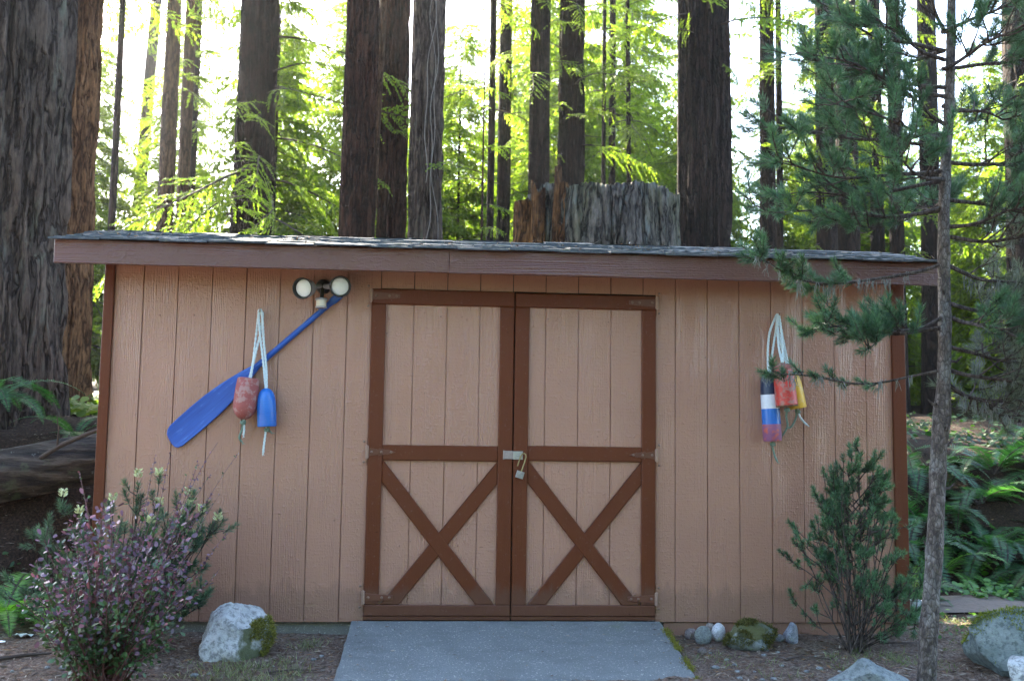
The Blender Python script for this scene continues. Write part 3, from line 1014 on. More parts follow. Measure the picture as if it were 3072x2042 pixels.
def moss_tufts(name, parent, P, Nn, n, lo, hi, length, mat, seed):
    """short upright fibres on the given points"""
    rr = np.random.default_rng(seed)
    k = rr.integers(0, len(P), n)
    p = P[k] + rr.normal(size=(n, 3)) * 0.006
    d = Nn[k] + rr.normal(size=(n, 3)) * 0.6
    d /= np.linalg.norm(d, axis=1)[:, None]
    s = np.cross(d, rr.normal(size=(n, 3)))
    s /= np.linalg.norm(s, axis=1)[:, None]
    L = length * rr.uniform(.4, 1.2, n)[:, None]
    w = 0.0022
    V = np.stack([p - s * w, p + s * w, p + d * L], 1).reshape(-1, 3)
    Fk = np.arange(3 * n).reshape(-1, 3)
    f = rr.uniform(0, 1, n)
    c = np.repeat(np.outer(1 - f, lo) + np.outer(f, hi), 3, 0)
    o = mk(name, V, Fk, mat, parent, col=c)
    return tag(o, kind='stuff')


M['moss'] = leafmat('moss_fibres', 0.25, 0.9, 1.0, (1.1, 1.15, 0.5), 0.1)
M['leaf'] = leafmat('leaf', 0.5, 0.4)
PALE = rockmat('pale_limestone', (0.25, 0.26, 0.26), (0.56, 0.57, 0.56), (0.055, 0.065, 0.02), 0.86, (1, -.3, -.1))


def peak(V):
    V = V.copy()
    z = V[:, 2]
    s = np.interp(z, [-1, -.2, .35, 1], [1.0, 1.0, 0.82, 0.50])
    V[:, 0] = V[:, 0] * s + np.interp(z, [-1, 1], [0.10, -0.06])
    V[:, 1] *= s
    return V


big, Pb = rock('rock', 'large pale limestone rock with a mossy side by the shed wall', 'rock', (-1.565, -0.36, 0.015), (0.24, 0.20, 0.255), PALE, 24, 5, 15, 0.2, shape=peak, rough=0.17)
big.data.vertices.foreach_get('normal', nb := np.zeros(len(Pb) * 3))
nb = nb.reshape(-1, 3)
sel = (Pb[:, 0] > -1.44 + 0.05 * (Pb[:, 2] < 0.0)) & (Pb[:, 2] < 0.09) & (Pb[:, 2] > -0.10) & (nb[:, 0] > 0.2)
moss_tufts('moss', big, Pb[sel], nb[sel], 5200, (0.12, 0.125, 0.03), (0.34, 0.30, 0.07), 0.022, M['moss'], 3)
MOSSY = rockmat('moss_covered_stone', (0.10, 0.12, 0.11), (0.25, 0.27, 0.25), (0.085, 0.085, 0.02), 0.72)
ms_, Pm = rock('rock', 'round rock thickly covered in olive moss beside the white stones', 'rock', (1.40, -0.24, -0.035), (0.165, 0.12, 0.092), MOSSY, 33, 4, 7)
ms_.data.vertices.foreach_get('normal', nb := np.zeros(len(Pm) * 3))
nb = nb.reshape(-1, 3)
sel = (nb[:, 2] > -0.3) & (fbm(Pm * 12, 3, 4) > 0.42)
moss_tufts('moss', ms_, Pm[sel], nb[sel], 5200, (0.05, 0.055, 0.015), (0.19, 0.16, 0.045), 0.018, M['moss'], 4)
for label, c, s, lo, hi, sd in (
        ('small brown and grey stone closest to the concrete ramp', (1.100, -.06, -.060), (.042, .035, .040), (.12, .10, .09), (.34, .28, .26), 41),
        ('smooth grey-green rounded stone between ramp and white stone', (1.146, -.165, -.045), (.052, .040, .060), (.16, .18, .17), (.30, .33, .31), 42),
        ('pale pinkish stone against the shed footing', (1.235, .015, -.040), (.038, .030, .040), (.26, .22, .20), (.42, .36, .33), 43),
        ('bright white oval stone leaning on the mossy rock', (1.252, -.115, -.035), (.050, .034, .058), (.62, .62, .64), (.80, .80, .82), 44),
        ('little brown pebble in front of the grey-green stone', (1.082, -.37, -.088), (.034, .028, .024), (.13, .10, .09), (.24, .20, .18), 45),
        ('bluish grey pointed stone lying by the shed wall', (1.70, -.12, -.045), (.082, .06, .075), (.20, .22, .26), (.42, .44, .48), 46),
        ('dull grey flat stone touching the pointed blue stone', (1.625, -.10, -.075), (.05, .04, .03), (.14, .15, .15), (.28, .29, .29), 47)):
    rock('stone', label, 'stone', c, s, rockmat('stone_%d' % sd, lo, hi, sc=18), sd, 3, 6 if sd != 44 else 0, 0.3 * sd, shape=(lambda V: peak(V)) if sd == 46 else None, rough=0.08)
rr = np.random.default_rng(8)
GREY = rockmat('gravel_stone', (.15, .16, .16), (.36, .37, .36), sc=20)
Vp, Fp = ico(2)
for k in range(34):
    s = rr.uniform(.006, .02)
    x, y = rr.uniform(.98, 1.75) if k < 20 else rr.uniform(-2.7, -1.0), rr.uniform(-.95, -.25)
    if abs(x) < .97: continue
    V = Vp * (1 + .25 * (fbm(Vp * 2 + k, 2, k)[:, None] - .5)) * s * np.array((1.2, 1, .6))
    o = link('pebble', mesh('pebble', V, Fp, GREY, smooth=True), None, (x, y, gz1(x, y) + s * .25))
    tag(o, 'tiny grey pebble lying loose on the bare soil', 'pebble', 'loose pebbles on the soil')
BOULD = rockmat('mossy_boulder', (0.10, 0.14, 0.14), (0.24, 0.28, 0.27), (0.045, 0.065, 0.012), 0.80)
bo, Pq = rock('boulder', 'large grey boulder with moss-covered top beside the young pine', 'boulder', (2.76, -0.72, -0.02), (0.36, 0.28, 0.30), BOULD, 57, 5, 18, 0.5, rough=0.12)
bo.data.vertices.foreach_get('normal', nb := np.zeros(len(Pq) * 3))
nb = nb.reshape(-1, 3)
sel = (nb[:, 2] > 0.30) & (fbm(Pq * 6, 3, 6) > 0.34)
moss_tufts('moss', bo, Pq[sel], nb[sel], 6000, (0.07, 0.10, 0.014), (0.27, 0.29, 0.04), 0.022, M['moss'], 5)
rock('boulder', 'pale lichen-white rock leaning on the moss-topped boulder', 'boulder', (2.60, -1.08, -0.06), (0.15, 0.13, 0.15), rockmat('lichen_white_rock', (.22, .23, .22), (.58, .60, .58), sc=7), 58, 4, 9, 0.9)
rock('boulder', 'smooth blue-grey wedge of rock in bare soil beside the young pine', 'boulder', (1.78, -1.02, -0.125), (0.25, 0.20, 0.19), rockmat('bluegrey_rock', (.13, .155, .155), (.24, .27, .265), sc=6), 60, 4, 9, 0.2, shape=lambda V: np.stack([V[:, 0], V[:, 1], V[:, 2] * np.interp(V[:, 0], [-1, -.4, 1], [.9, 1.0, .35])], 1))
rock('rock', 'grey-green mossy rock at the foot of the shed corner', 'rock', (2.73, 0.38, -0.02), (0.09, 0.09, 0.10), rockmat('corner_rock', (.10, .13, .12), (.27, .30, .28), (0.06, .08, .02), .8), 61, 4, 8)
pw = thing('bar', 'short white pipe for a glint by the path behind the shed corner', 'bar', (2.86, .63, -.04))  # white piece standing in for a bright reflection, painted as its colour
M['glint'] = plain('white_glint', (0.80, 0.80, 0.82), 0.25, 0, 0.03)
MB().tube([(2.79, .64, .012), (2.93, .62, .014)], .016, 14).build('bar_body', M['glint'], pw, smooth=True)
for e in ((2.79, .64, .012), (2.90, .624, .0136)): MB().tube([e, (e[0] + .03, e[1] - .004, e[2] + .0006)], .020, 14).build('bar_end', M['glint'], pw, smooth=True)
rock('stone', 'flat grey stone propping the white pipe', 'stone', (2.84, .630, -.045), (.05, .06, .042), rockmat('prop_stone', (.15, .17, .17), (.30, .32, .31), sc=14), 63, 3, 6)
rock('stone', 'small grey stone under the far end of the white pipe', 'stone', (2.92, .62, -.045), (.04, .05, .046), rockmat('prop_stone_b', (.15, .17, .17), (.30, .32, .31), sc=14), 64, 3, 6)

# ------------------------------------------------------------------ plants: shared builders
def unit(v): return v / (np.linalg.norm(v, axis=-1, keepdims=True) + 1e-12)


class Leaves:
    """collects leaf quads (kite shapes) and stem prisms into arrays"""

    def __init__(self): self.v, self.c, self.sv, self.sf, self.ns = [], [], [], [], 0

    def kites(self, p, d, nrm, L, w, col, mid=0.45):
        """p base points, d directions, nrm approximate leaf normals"""
        s = unit(np.cross(d, nrm)) * (np.asarray(w)[:, None] / 2)
        L = np.asarray(L)[:, None]
        q = np.stack([p, p + d * L * mid + s, p + d * L, p + d * L * mid - s], 1)
        self.v.append(q)
        self.c.append(np.repeat(col[:, None, :], 4, 1))

    def stems(self, P, rad):
        """three sided prisms along a polyline"""
        P = np.asarray(P, float)
        n = len(P)
        t = unit(np.gradient(P, axis=0))
        a = unit(np.cross(t, (0.31, 0.22, 0.93)))
        b = np.cross(t, a)
        rad = np.broadcast_to(np.asarray(rad, float), (n,))[:, None]
        for k in range(3):
            an = k * 2.0944
            self.sv.append(P + (a * math.cos(an) + b * math.sin(an)) * rad)
        o = self.ns
        i = np.arange(n - 1)
        for k in range(3):
            k2 = (k + 1) % 3
            self.sf.append(np.stack([o + k * n + i, o + k2 * n + i, o + k2 * n + i + 1, o + k * n + i + 1], 1))
        self.ns += 3 * n

    def arrays(self):
        lv = np.concatenate(self.v).reshape(-1, 3) if self.v else np.zeros((0, 3))
        lc = np.concatenate(self.c).reshape(-1, 3) if self.c else np.zeros((0, 3))
        lf = np.arange(len(lv)).reshape(-1, 4)
        sv = np.concatenate(self.sv) if self.sv else np.zeros((0, 3))
        sf = np.concatenate(self.sf) if self.sf else np.zeros((0, 4), int)
        return lv, lc, lf, sv, sf


def join(arrs):
    """list of (lv, lc, lf, sv, sf) -> one"""
    lv = np.concatenate([a[0] for a in arrs])
    lc = np.concatenate([a[1] for a in arrs])
    lf = np.arange(len(lv)).reshape(-1, 4)
    sv = np.concatenate([a[3] for a in arrs])
    off, sf = 0, []
    for a in arrs:
        sf.append(a[4] + off)
        off += len(a[3])
    return lv, lc, lf, sv, np.concatenate(sf)


def xform(a, Rm, t, s=1.0, tint=None):
    lv, lc, lf, sv, sf = a
    if tint is not None: lc = lc * tint
    return (lv * s) @ Rm.T + t, lc, lf, (sv * s) @ Rm.T + t, sf


def rotz_y(az, pitch, roll=0.0):
    """+X turned to azimuth az, tipped up by pitch, rolled about itself"""
    return np.array((Matrix.Rotation(az, 3, 'Z') @ Matrix.Rotation(-pitch, 3, 'Y') @ Matrix.Rotation(roll, 3, 'X')))


def leaf_obj(name, arr, lm, sm, parent=None, scol=(0.09, 0.06, 0.045)):
    lv, lc, lf, sv, sf = arr
    V = np.concatenate([lv, sv])
    Fk = np.concatenate([lf, sf + len(lv)]).astype(int)
    c = np.concatenate([lc, np.tile(scol, (len(sv), 1))])
    mi = np.concatenate([np.zeros(len(lf), int), np.ones(len(sf), int)])
    o = mk(name, V, Fk, [lm, sm], parent, midx=mi, col=c)
    return tag(o, kind='stuff')


def redwood_branch(seed, L, step2=0.06, shoot=0.085, width=0.024, sp=0.034, droop=0.35, lo=(0.036, 0.066, 0.016), hi=(0.105, 0.145, 0.032)):
    """flat drooping spray: main axis, side twigs, needle-clad shoots"""
    rr = np.random.default_rng(seed)
    A = Leaves()
    n = 9
    u = np.linspace(0, 1, n)
    bend = rr.normal(0, 0.06) * L
    ax = np.stack([u * L, bend * u ** 2 + 0.02 * L * np.sin(u * 7 + seed), -droop * L * u ** 1.8 + 0.06 * L * u], 1)
    A.stems(ax, np.linspace(0.010 * L, 0.002, n) + 0.002)
    k = int(L * 0.86 / step2)
    lo, hi = np.array(lo), np.array(hi)
    for i in range(k):
        t = 0.14 + 0.86 * (i + rr.uniform(-.3, .3)) / k
        t = min(max(t, 0.05), 1.0)
        p0 = np.array([np.interp(t, u, ax[:, j]) for j in range(3)])
        t2 = min(1, t + .05)
        d0 = np.array([np.interp(t2, u, ax[:, j]) for j in range(3)]) - np.array([np.interp(t - .05, u, ax[:, j]) for j in range(3)])
        d0 = d0 / np.linalg.norm(d0)
        side = 1 if i % 2 else -1
        l2 = L * 0.42 * (1.05 - t) ** 0.7 * rr.uniform(.55, 1.1) + 0.10
        a = rr.uniform(.75, 1.1) * side
        dd = np.array([d0[0] * math.cos(a) - d0[1] * math.sin(a), d0[0] * math.sin(a) + d0[1] * math.cos(a), d0[2] + rr.normal(0, .16)])
        if i == k - 1: dd = d0
        dd /= np.linalg.norm(dd)
        m = 5
        s = np.linspace(0, 1, m)
        tw = p0 + np.outer(s * l2, dd) + np.outer(-0.32 * l2 * s ** 2 * rr.uniform(.5, 1.6), (0, 0, 1))
        A.stems(tw[[0, 2, 4]], [0.0035, 0.0025, 0.0015])
        ns = max(3, int(l2 / sp))
        q = (np.arange(ns) + rr.uniform(-.3, .3, ns)) / ns * 0.97 + 0.03
        P = np.stack([np.interp(q, s, tw[:, j]) for j in range(3)], 1)
        T = unit(np.stack([np.interp(np.minimum(1, q + .1), s, tw[:, j]) - np.interp(np.maximum(0, q - .1), s, tw[:, j]) for j in range(3)], 1))
        for sd in (-1, 1):
            b = rr.uniform(.55, 1.0, ns) * sd
            D = np.stack([T[:, 0] * np.cos(b) - T[:, 1] * np.sin(b), T[:, 0] * np.sin(b) + T[:, 1] * np.cos(b), T[:, 2] + rr.normal(-.12, .22, ns)], 1)
            D = unit(D)
            nr = unit(np.array([0, 0, 1.0]) + rr.normal(0, .55, (ns, 3)))
            Ls = shoot * rr.uniform(.55, 1.2, ns) * (1.1 - 0.55 * q)
            f = rr.uniform(0, 1, ns)[:, None] * 0.7 + rr.uniform(0, .3)
            A.kites(P, D, nr, Ls, np.full(ns, width) * rr.uniform(.8, 1.2, ns), lo + (hi - lo) * f)
        A.kites(tw[[0, 2]], unit(tw[[2, 4]] - tw[[0, 2]]), unit(np.array([[0, 0, 1.0]] * 2) + rr.normal(0, .2, (2, 3))), np.full(2, l2 * .55), np.full(2, width), np.tile(lo + (hi - lo) * .5, (2, 1)), 0.5)
    return A.arrays()


RB = [redwood_branch(100 + i, L, droop=d) for i, (L, d) in enumerate(((1.1, .30), (1.4, .42), (1.8, .38), (1.6, .55), (0.9, .5), (2.1, .45)))]
RBL = [0.9 and l for l in (1.1, 1.4, 1.8, 1.6, 0.9, 2.1)]
RF = [redwood_branch(140 + i, L, 0.095, 0.15, 0.056, 0.052, d) for i, (L, d) in enumerate(((1.5, .35), (2.0, .40), (2.6, .35), (2.3, .5)))]
RFL = (1.5, 2.0, 2.6, 2.3)


def crown(seed, spots, protos=RB):
    """spots: (x, y, z, azimuth, pitch, scale, proto index) relative to the tree's base"""
    rr = np.random.default_rng(seed)
    out = []
    for (x, y, z, az, pt, s, k) in spots:
        out.append(xform(protos[k % len(protos)], rotz_y(az, pt, rr.normal(0, .5)), np.array((x, y, z)), s, rr.uniform(.8, 1.2)))
    return join(out)


def young_spots(seed, H, z0, n, maxlen, lens, top=0.25):
    rr = np.random.default_rng(seed)
    sp = []
    for i in range(n):
        t = (i + rr.uniform(0, 1)) / n
        z = z0 + (H - z0) * t
        want = maxlen * ((1 - t) * (1 - top) + top) * rr.uniform(.7, 1.15)
        k = rr.integers(0, len(lens))
        sp.append((0, 0, z, i * 2.399 + rr.normal(0, .4), rr.uniform(-.25, .25), want / lens[k], int(k)))
    return sp


def trunk_mesh(Rr, H, seed, nseg=40, nring=40, ridge=0.10, freq=7.0, flare=0.35, fh=0.9, lean=(0, 0), taper=0.35, lobes=0.12, z0=-0.6):
    th = np.linspace(0, 2 * math.pi, nseg, endpoint=False)
    zz = np.linspace(0, 1, nring) ** 1.35 * (H - z0) + z0
    TH, ZZ = np.meshgrid(th, zz)
    c, s = np.cos(TH).ravel(), np.sin(TH).ravel()
    z = ZZ.ravel()
    wob = fbm(np.stack([c * 1.2 + seed, s * 1.2, z * 0.25], 1), 3, seed) - .5
    p = np.stack([c * freq + wob * 2, s * freq + seed, z * 0.9], 1)
    rg = np.abs(fbm(p, 3, seed + 7) - .5) * 2
    rg = np.clip(rg * 2.4, 0, 1)
    r = Rr * (1 - taper * np.clip(z / H, 0, 1)) * (1 + flare * np.exp(-np.maximum(z, 0) / fh))
    r = r * (1 + lobes * wob * 2 * (0.4 + np.exp(-np.maximum(z, 0) / fh)))
    r = r * (1 - ridge * (1 - rg))
    V = np.stack([r * c + lean[0] * z, r * s + lean[1] * z, z], 1)
    i = np.arange(nseg)
    Fk = []
    for k in range(nring - 1):
        Fk.append(np.stack([k * nseg + i, k * nseg + (i + 1) % nseg, (k + 1) * nseg + (i + 1) % nseg, (k + 1) * nseg + i], 1))
    return V, np.concatenate(Fk)


M['barkgrey'] = bark('grey_brown_bark', (0.036, 0.025, 0.018), (0.135, 0.098, 0.072), (0.12, 0.135, 0.10), 0.45, bs=.9)
M['barkred'] = bark('red_brown_bark', (0.012, 0.005, 0.003), (0.085, 0.036, 0.020), None)
M['barkdark'] = bark('dark_brown_bark', (0.008, 0.005, 0.004), (0.055, 0.032, 0.022), (0.034, 0.040, 0.022), 0.35)
M['barkwarm'] = bark('warm_brown_bark', (0.030, 0.015, 0.008), (0.14, 0.078, 0.042), None)
m, t, b_ = newmat('scaly_pine_bark')
f1 = noise(t, pos(t, (38, 38, 17)), 1.0, 5, .65)
f2 = noise(t, pos(t, (9, 9, 5)), 1.0, 4)
vr = N(t, 'ShaderNodeTexVoronoi', {'Vector': pos(t, (55, 55, 26)), 'Scale': 1.0}, feature='DISTANCE_TO_EDGE').outputs[0]
c_ = ramp(t, f1, [(.34, (.030, .023, .019)), (.52, (.095, .077, .064)), (.68, (.21, .185, .165))])
c_ = mixc(t, ramp(t, f2, [(.52, 0), (.64, .6)]), c_, (.22, .22, .205))
c_ = mixc(t, ramp(t, vr, [(.02, .7), (.10, 0)]), c_, (.018, .013, .010))
setin(t, b_, 'Base Color', c_)
setin(t, b_, 'Roughness', .9)
bump(t, b_, math_(t, 'ADD', f1, math_(t, 'MULTIPLY', vr, 1.5)), .8, .012)
M['barkpine'] = m
M['barkhazy'] = bark('haze_lightened_bark', (0.050, 0.022, 0.010), (0.27, 0.140, 0.066), None, bs=.7)  # bark colour lightened to carry the sunlit haze over one trunk
M['twig'] = plain('twig_bark', (0.060, 0.042, 0.032), 0.9)
M['redleaf'] = leafmat('redwood_needles', 0.70, 0.45, 3.1, (1.18, 1.16, 0.28))


def redwood(label, x, y, Rr, mat, seed, H=15, spots=(), nseg=36, nring=34, group='redwood trunks behind the shed', lean=(0, 0), ridge=0.10, freq=7.0, flare=0.3, taper=.3, name='redwood_tree', protos=RB):
    z = gz1(x, y)
    t = thing(name, label, 'tree', (x, y, z), group)
    V, Fk = trunk_mesh(Rr, H, seed, nseg, nring, ridge, freq, flare, 0.9, lean, taper)
    link('trunk', mesh('trunk', V, Fk, mat, smooth=True), t)
    if len(spots):
        a = crown(seed, spots, protos)
        o = leaf_obj('crown', a, M['redleaf'], M['twig'])
        o.parent = t
    return t


def epi(seed, Rr, zs, n, az0=-1.57, spread=1.6, s=(.5, 1.0)):
    """short sprays sprouting from a big trunk"""
    rr = np.random.default_rng(seed)
    out = []
    for i in range(n):
        az = az0 + rr.uniform(-spread, spread)
        z = rr.uniform(*zs)
        out.append((Rr * .8 * math.cos(az), Rr * .8 * math.sin(az), z, az, rr.uniform(-.5, .25), rr.uniform(*s), int(rr.integers(0, 6))))
    return out


# ------------------------------------------------------------------ the trees
def canopy(seed, Rr, n=24):
    return epi(seed, Rr, (8.3, 13.5), n, 0.0, 3.14, (1.0, 1.5))


T0 = redwood('massive grey-barked redwood trunk rising behind the sword fern and fallen log', -4.53, 2.65, 0.79, M['barkgrey'], 1, 15, (), 260, 220, ridge=.15, freq=10, flare=.14)
redwood('warm brown redwood trunk standing close behind the massive grey-barked one', -5.0, 5.2, 0.60, M['barkhazy'], 2, 16, epi(22, .6, (6.9, 11), 38, 0.0, 3.14, (1.0, 1.5)), 180, 120, ridge=.14, freq=8, flare=.12)
redwood('thin straight dark sapling trunk with bare twigs near the warm brown trunk', -5.51, 9, 0.062, M['barkdark'], 3, 12, young_spots(3, 12, 6.2, 26, 1.5, RBL), 12, 24, flare=.3)
redwood('tall brown trunk of the close group of three', -5.59, 12, 0.165, M['barkwarm'], 4, 15, epi(4, .16, (3, 11), 9) + canopy(41, .16, 26), 30, 26)
redwood('middle trunk of the close group of three', -5.55, 13, 0.133, M['barkwarm'], 5, 15, epi(5, .13, (3, 11), 8), 26, 26)
redwood('thinnest trunk of the close group of three', -5.68, 14.1, 0.077, M['barkdark'], 6, 14, young_spots(6, 14, 4, 36, 1.8, RBL), 14, 24)
redwood('leaning dark trunk half hidden behind the group of three', -8.1, 18, 0.17, M['barkdark'], 7, 15, epi(7, .17, (4, 12), 10), 24, 26, lean=(.035, 0))
T4sp = []
for (x, y, z, az, pt, s, k) in ((.10, -.35, 5.0, R(-140), -.35, 1.0, 5), (-.05, -.35, 4.6, R(-120), -.30, 0.95, 3), (.2, -.3, 4.7, R(-60), -.35, 1.0, 5), (.15, -.35, 5.2, R(-75), -.2, 1.0, 3), (.25, -.2, 4.3, R(-35), -.3, 1.05, 2), (-.2, -.3, 4.35, R(-155), -.25, 1.05, 5),
                              (.2, -.3, 6.2, R(-50), .05, .9, 1), (.25, -.2, 6.6, R(-30), .1, .9, 2), (0, -.35, 6.0, R(-95), -.1, .8, 1), (.1, -.35, 5.7, R(-70), .0, .8, 0), (.3, 0, 5.6, R(-10), -.1, 1., 2), (-.1, -.35, 3.9, R(-100), -.3, .9, 1), (.2, -.3, 3.6, R(-60), -.35, .95, 3), (.3, 0, 7.2, R(0), 0, 1, 5), (.3, .1, 6.4, R(15), 0, 1, 5), (.3, -.1, 4.9, R(-20), -.2, 1.1, 5),
                              (0, -.35, 5.4, R(-110), -.2, .8, 0), (.1, -.35, 4.1, R(-85), -.3, .8, 4)): T4sp.append((x, y, z - 1.5, az, pt, s, k))
redwood('stout dark redwood trunk draped with bright hanging sprays', -3.41, 9, 0.345, M['barkdark'], 8, 16, T4sp + canopy(81, .34, 30), 150, 100, ridge=.18, flare=.25)
redwood('straight red-brown trunk with a sunlit edge beside the shaggy red one', -1.63, 7, 0.252, M['barkred'], 9, 16, epi(9, .25, (7.2, 9), 5) + canopy(91, .25, 30), 150, 100, ridge=.18, freq=7)
redwood('shaggy red trunk with peeling bark wedged between two thicker trunks', -1.32, 9.5, 0.262, M['barkred'], 10, 16, epi(10, .26, (2.5, 8), 7, s=(.3, .6)) + canopy(101, .26), 130, 100, ridge=.30)
redwood('slim leaning trunk with a torn pale strip beside the shaggy red trunk', -1.64, 8.5, 0.072, M['barkwarm'], 11, 13, (), 16, 26, lean=(.028, 0))
T7 = redwood('grey fissured redwood trunk laced with pale climbing stems', -0.71, 6.5, 0.246, M['barkgrey'], 12, 16, canopy(121, .24, 30), 150, 200, ridge=.24, freq=6, flare=.1)
redwood('slender pole of a trunk close beside a thicker dark one', 0.33, 11, 0.072, M['barkdark'], 13, 14, young_spots(13, 14, 5, 24, 1.4, RBL), 14, 24)
redwood('dark straight trunk beside the slender pole', 0.62, 12, 0.142, M['barkdark'], 14, 15, epi(14, .14, (3, 10), 12, s=(.4, .8)), 28, 30)
redwood('thin leafy sapling with angular bare branches behind the roof', 0.01, 6.0, 0.027, M['barkwarm'], 15, 4.6, [(0, 0, z, az, p, s, k) for z, az, p, s, k in ((1.9, 2.6, .3, .55, 0), (2.6, .3, .2, .6, 4), (2.3, -1.2, .1, .5, 4), (3.0, 3.3, .3, .6, 0), (3.3, -.3, .3, .6, 4), (3.6, 1.7, .3, .5, 4), (3.8, -2.0, .2, .5, 0), (4.1, .5, .3, .4, 4), (1.6, 3.4, .1, .7, 1), (1.5, -.2, -.1, .7, 4))], 10, 18, taper=.8)
redwood('dark trunk rising behind the reddish end of the stump', 1.09, 10, 0.197, M['barkdark'], 16, 16, epi(16, .2, (5, 9.5), 8, s=(.4, .8)) + canopy(161, .2), 100, 80, ridge=.24)
redwood('wide dark trunk rising behind the middle of the stump', 1.76, 11, 0.272, M['barkdark'], 17, 16, epi(17, .27, (4.5, 10), 14, s=(.4, .9)) + canopy(171, .27), 120, 80, ridge=.24)
redwood('thinnest of three bare poles behind the stump', 2.84, 14, 0.055, M['barkdark'], 18, 13, young_spots(18, 13, 6, 18, 1.4, RBL), 12, 22)
redwood('middle of three bare poles behind the stump', 3.19, 15, 0.092, M['barkdark'], 19, 14, young_spots(19, 14, 5, 24, 1.7, RBL), 14, 22)
redwood('crooked pole with dead branches behind the stump', 3.44, 14, 0.062, M['barkdark'], 20, 13, young_spots(20, 13, 5, 22, 1.6, RBL), 12, 22, lean=(-.012, 0))
redwood('very thick dark redwood trunk growing against the stump', 3.42, 8, 0.385, M['barkdark'], 21, 16, epi(21, .38, (5, 9), 18, s=(.4, .8)) + canopy(211, .38, 30), 160, 100, ridge=.22, flare=.2)
redwood('narrow shaded trunk tucked behind the very thick one', 3.36, 9.3, 0.09, M['barkdark'], 22, 14, (), 18, 24)
redwood('dark trunk standing in the bright gap beside the very thick one', 5.02, 10, 0.150, M['barkdark'], 23, 15, epi(23, .15, (3.2, 10), 16, s=(.5, 1.0)), 36, 34)
redwood('thin mossy trunk touching the dark trunk in the bright gap', 5.44, 10.6, 0.064, M['barkdark'], 24, 13, young_spots(24, 13, 4, 24, 1.5, RBL), 14, 22)
redwood('shaded trunk of a pair screened by the young pine', 6.04, 10, 0.190, M['barkdark'], 25, 15, epi(25, .19, (3, 10), 14), 36, 32)
redwood('thicker trunk of the pair screened by the young pine', 6.76, 10.8, 0.216, M['barkdark'], 26, 15, epi(26, .21, (3, 10), 14), 40, 32)
redwood('slim dark trunk seen through the needles of the young pine', 8.31, 13, 0.157, M['barkdark'], 27, 15, epi(27, .15, (3, 12), 14), 30, 30)
redwood('dark trunk rising beyond the shed roof end', 8.05, 11.6, 0.150, M['barkdark'], 28, 15, epi(28, .16, (3, 11), 14), 30, 30)
redwood('stout dark trunk directly behind the young pine stem', 8.92, 12, 0.212, M['barkdark'], 29, 15, epi(29, .2, (3, 11), 14), 36, 30)
redwood('heavy dark trunk above the bank of sword ferns', 8.15, 7.6, 0.36, M['barkdark'], 30, 15, epi(30, .35, (2.0, 9), 16, s=(.5, 1.0)), 60, 44, flare=.35)

# climbing stems on the grey trunk
M['vine'] = plain('dry_climbing_stem', (0.17, 0.145, 0.12), 0.9)
zt = gz1(-.71, 6.5)
for k, (a0, z0_, z1_) in enumerate(((-1.35, 2.6, 9), (-1.6, 3.6, 8), (-1.1, 2.4, 7.5))):
    rr = np.random.default_rng(70 + k)
    pts = []
    ph = rr.uniform(0, 6, 3)
    for j in range(40):
        z = z0_ + (z1_ - z0_) * j / 39
        a_ = a0 + .22 * math.sin(z * 1.1 + ph[0]) + .16 * math.sin(z * 2.9 + ph[1]) + .09 * math.sin(z * 6 + ph[2])
        r_ = 0.246 * (1 - .3 * z / 16) * 1.035
        pts.append((-.71 + r_ * math.cos(a_), 6.5 + r_ * math.sin(a_), zt + z - .6))
    MB().tube(pts, [.0055 - .003 * j / 39 for j in range(40)], 5).build('climbing_stem', M['vine'], T7)

# broken old stump
sx, sy = 1.50, 5.85
sz = gz1(sx, sy) - 0.4
st = thing('stump', 'huge weathered grey redwood stump with splintered rim behind the roof', 'stump', (sx, sy, sz))
m, t, b_ = newmat('weathered_stump_wood')
f1 = noise(t, pos(t, (15, 15, 1.6)), 1.0, 7, .7)
f2 = noise(t, pos(t, (3.2, 3.2, 0.35)), 1.0, 3)
f3 = noise(t, pos(t, (5, 5, 0.6)), 1.0, 4)
c_ = ramp(t, f1, [(.36, (.014, .011, .009)), (.5, (.085, .070, .054)), (.68, (.24, .205, .165))])
c_ = mixc(t, ramp(t, f2, [(.46, 0), (.56, .7)]), c_, (.020, .021, .020))
ck = ramp(t, math_(t, 'ABSOLUTE', math_(t, 'SUBTRACT', noise(t, pos(t, (5, 5, .35)), 1.0, 3), .5)), [(0.0, 0.0), (.02, .3), (.05, 1.0)])
c_ = mixc(t, ck, (.006, .005, .004), c_)
c_ = mixc(t, ramp(t, f3, [(.54, 0), (.64, .7)]), c_, (.085, .085, .025))
c_ = mixc(t, ramp(t, noise(t, pos(t, (12, 12, 5)), 1.0, 5, .7), [(.60, 0), (.68, .6)]), c_, (.26, .29, .27))
setin(t, b_, 'Base Color', c_)
setin(t, b_, 'Roughness', .9)
bump(t, b_, f1, .9, .04)
M['stump'] = bark('weathered_stump_wood', (0.016, 0.014, 0.012), (0.215, 0.185, 0.155), (0.13, 0.155, 0.14), 0.6, 0.9, 1.0, red=(0.075, 0.075, 0.030))
M['orangewood'] = bark('decayed_orange_wood', (0.030, 0.013, 0.005), (0.17, 0.080, 0.026), None, sc=.8)
nseg, nring = 420, 40
th = np.linspace(0, 2 * math.pi, nseg, endpoint=False)
rim = 3.99 - sz + 0.045 * (vnoise(np.stack([th * 40, th * 0, th * 0], 1), 5) - .5) + 0.13 * (fbm(np.stack([th * 3.1, th * 0 + 3, th * 0], 1), 3, 6) - .5)
V = []
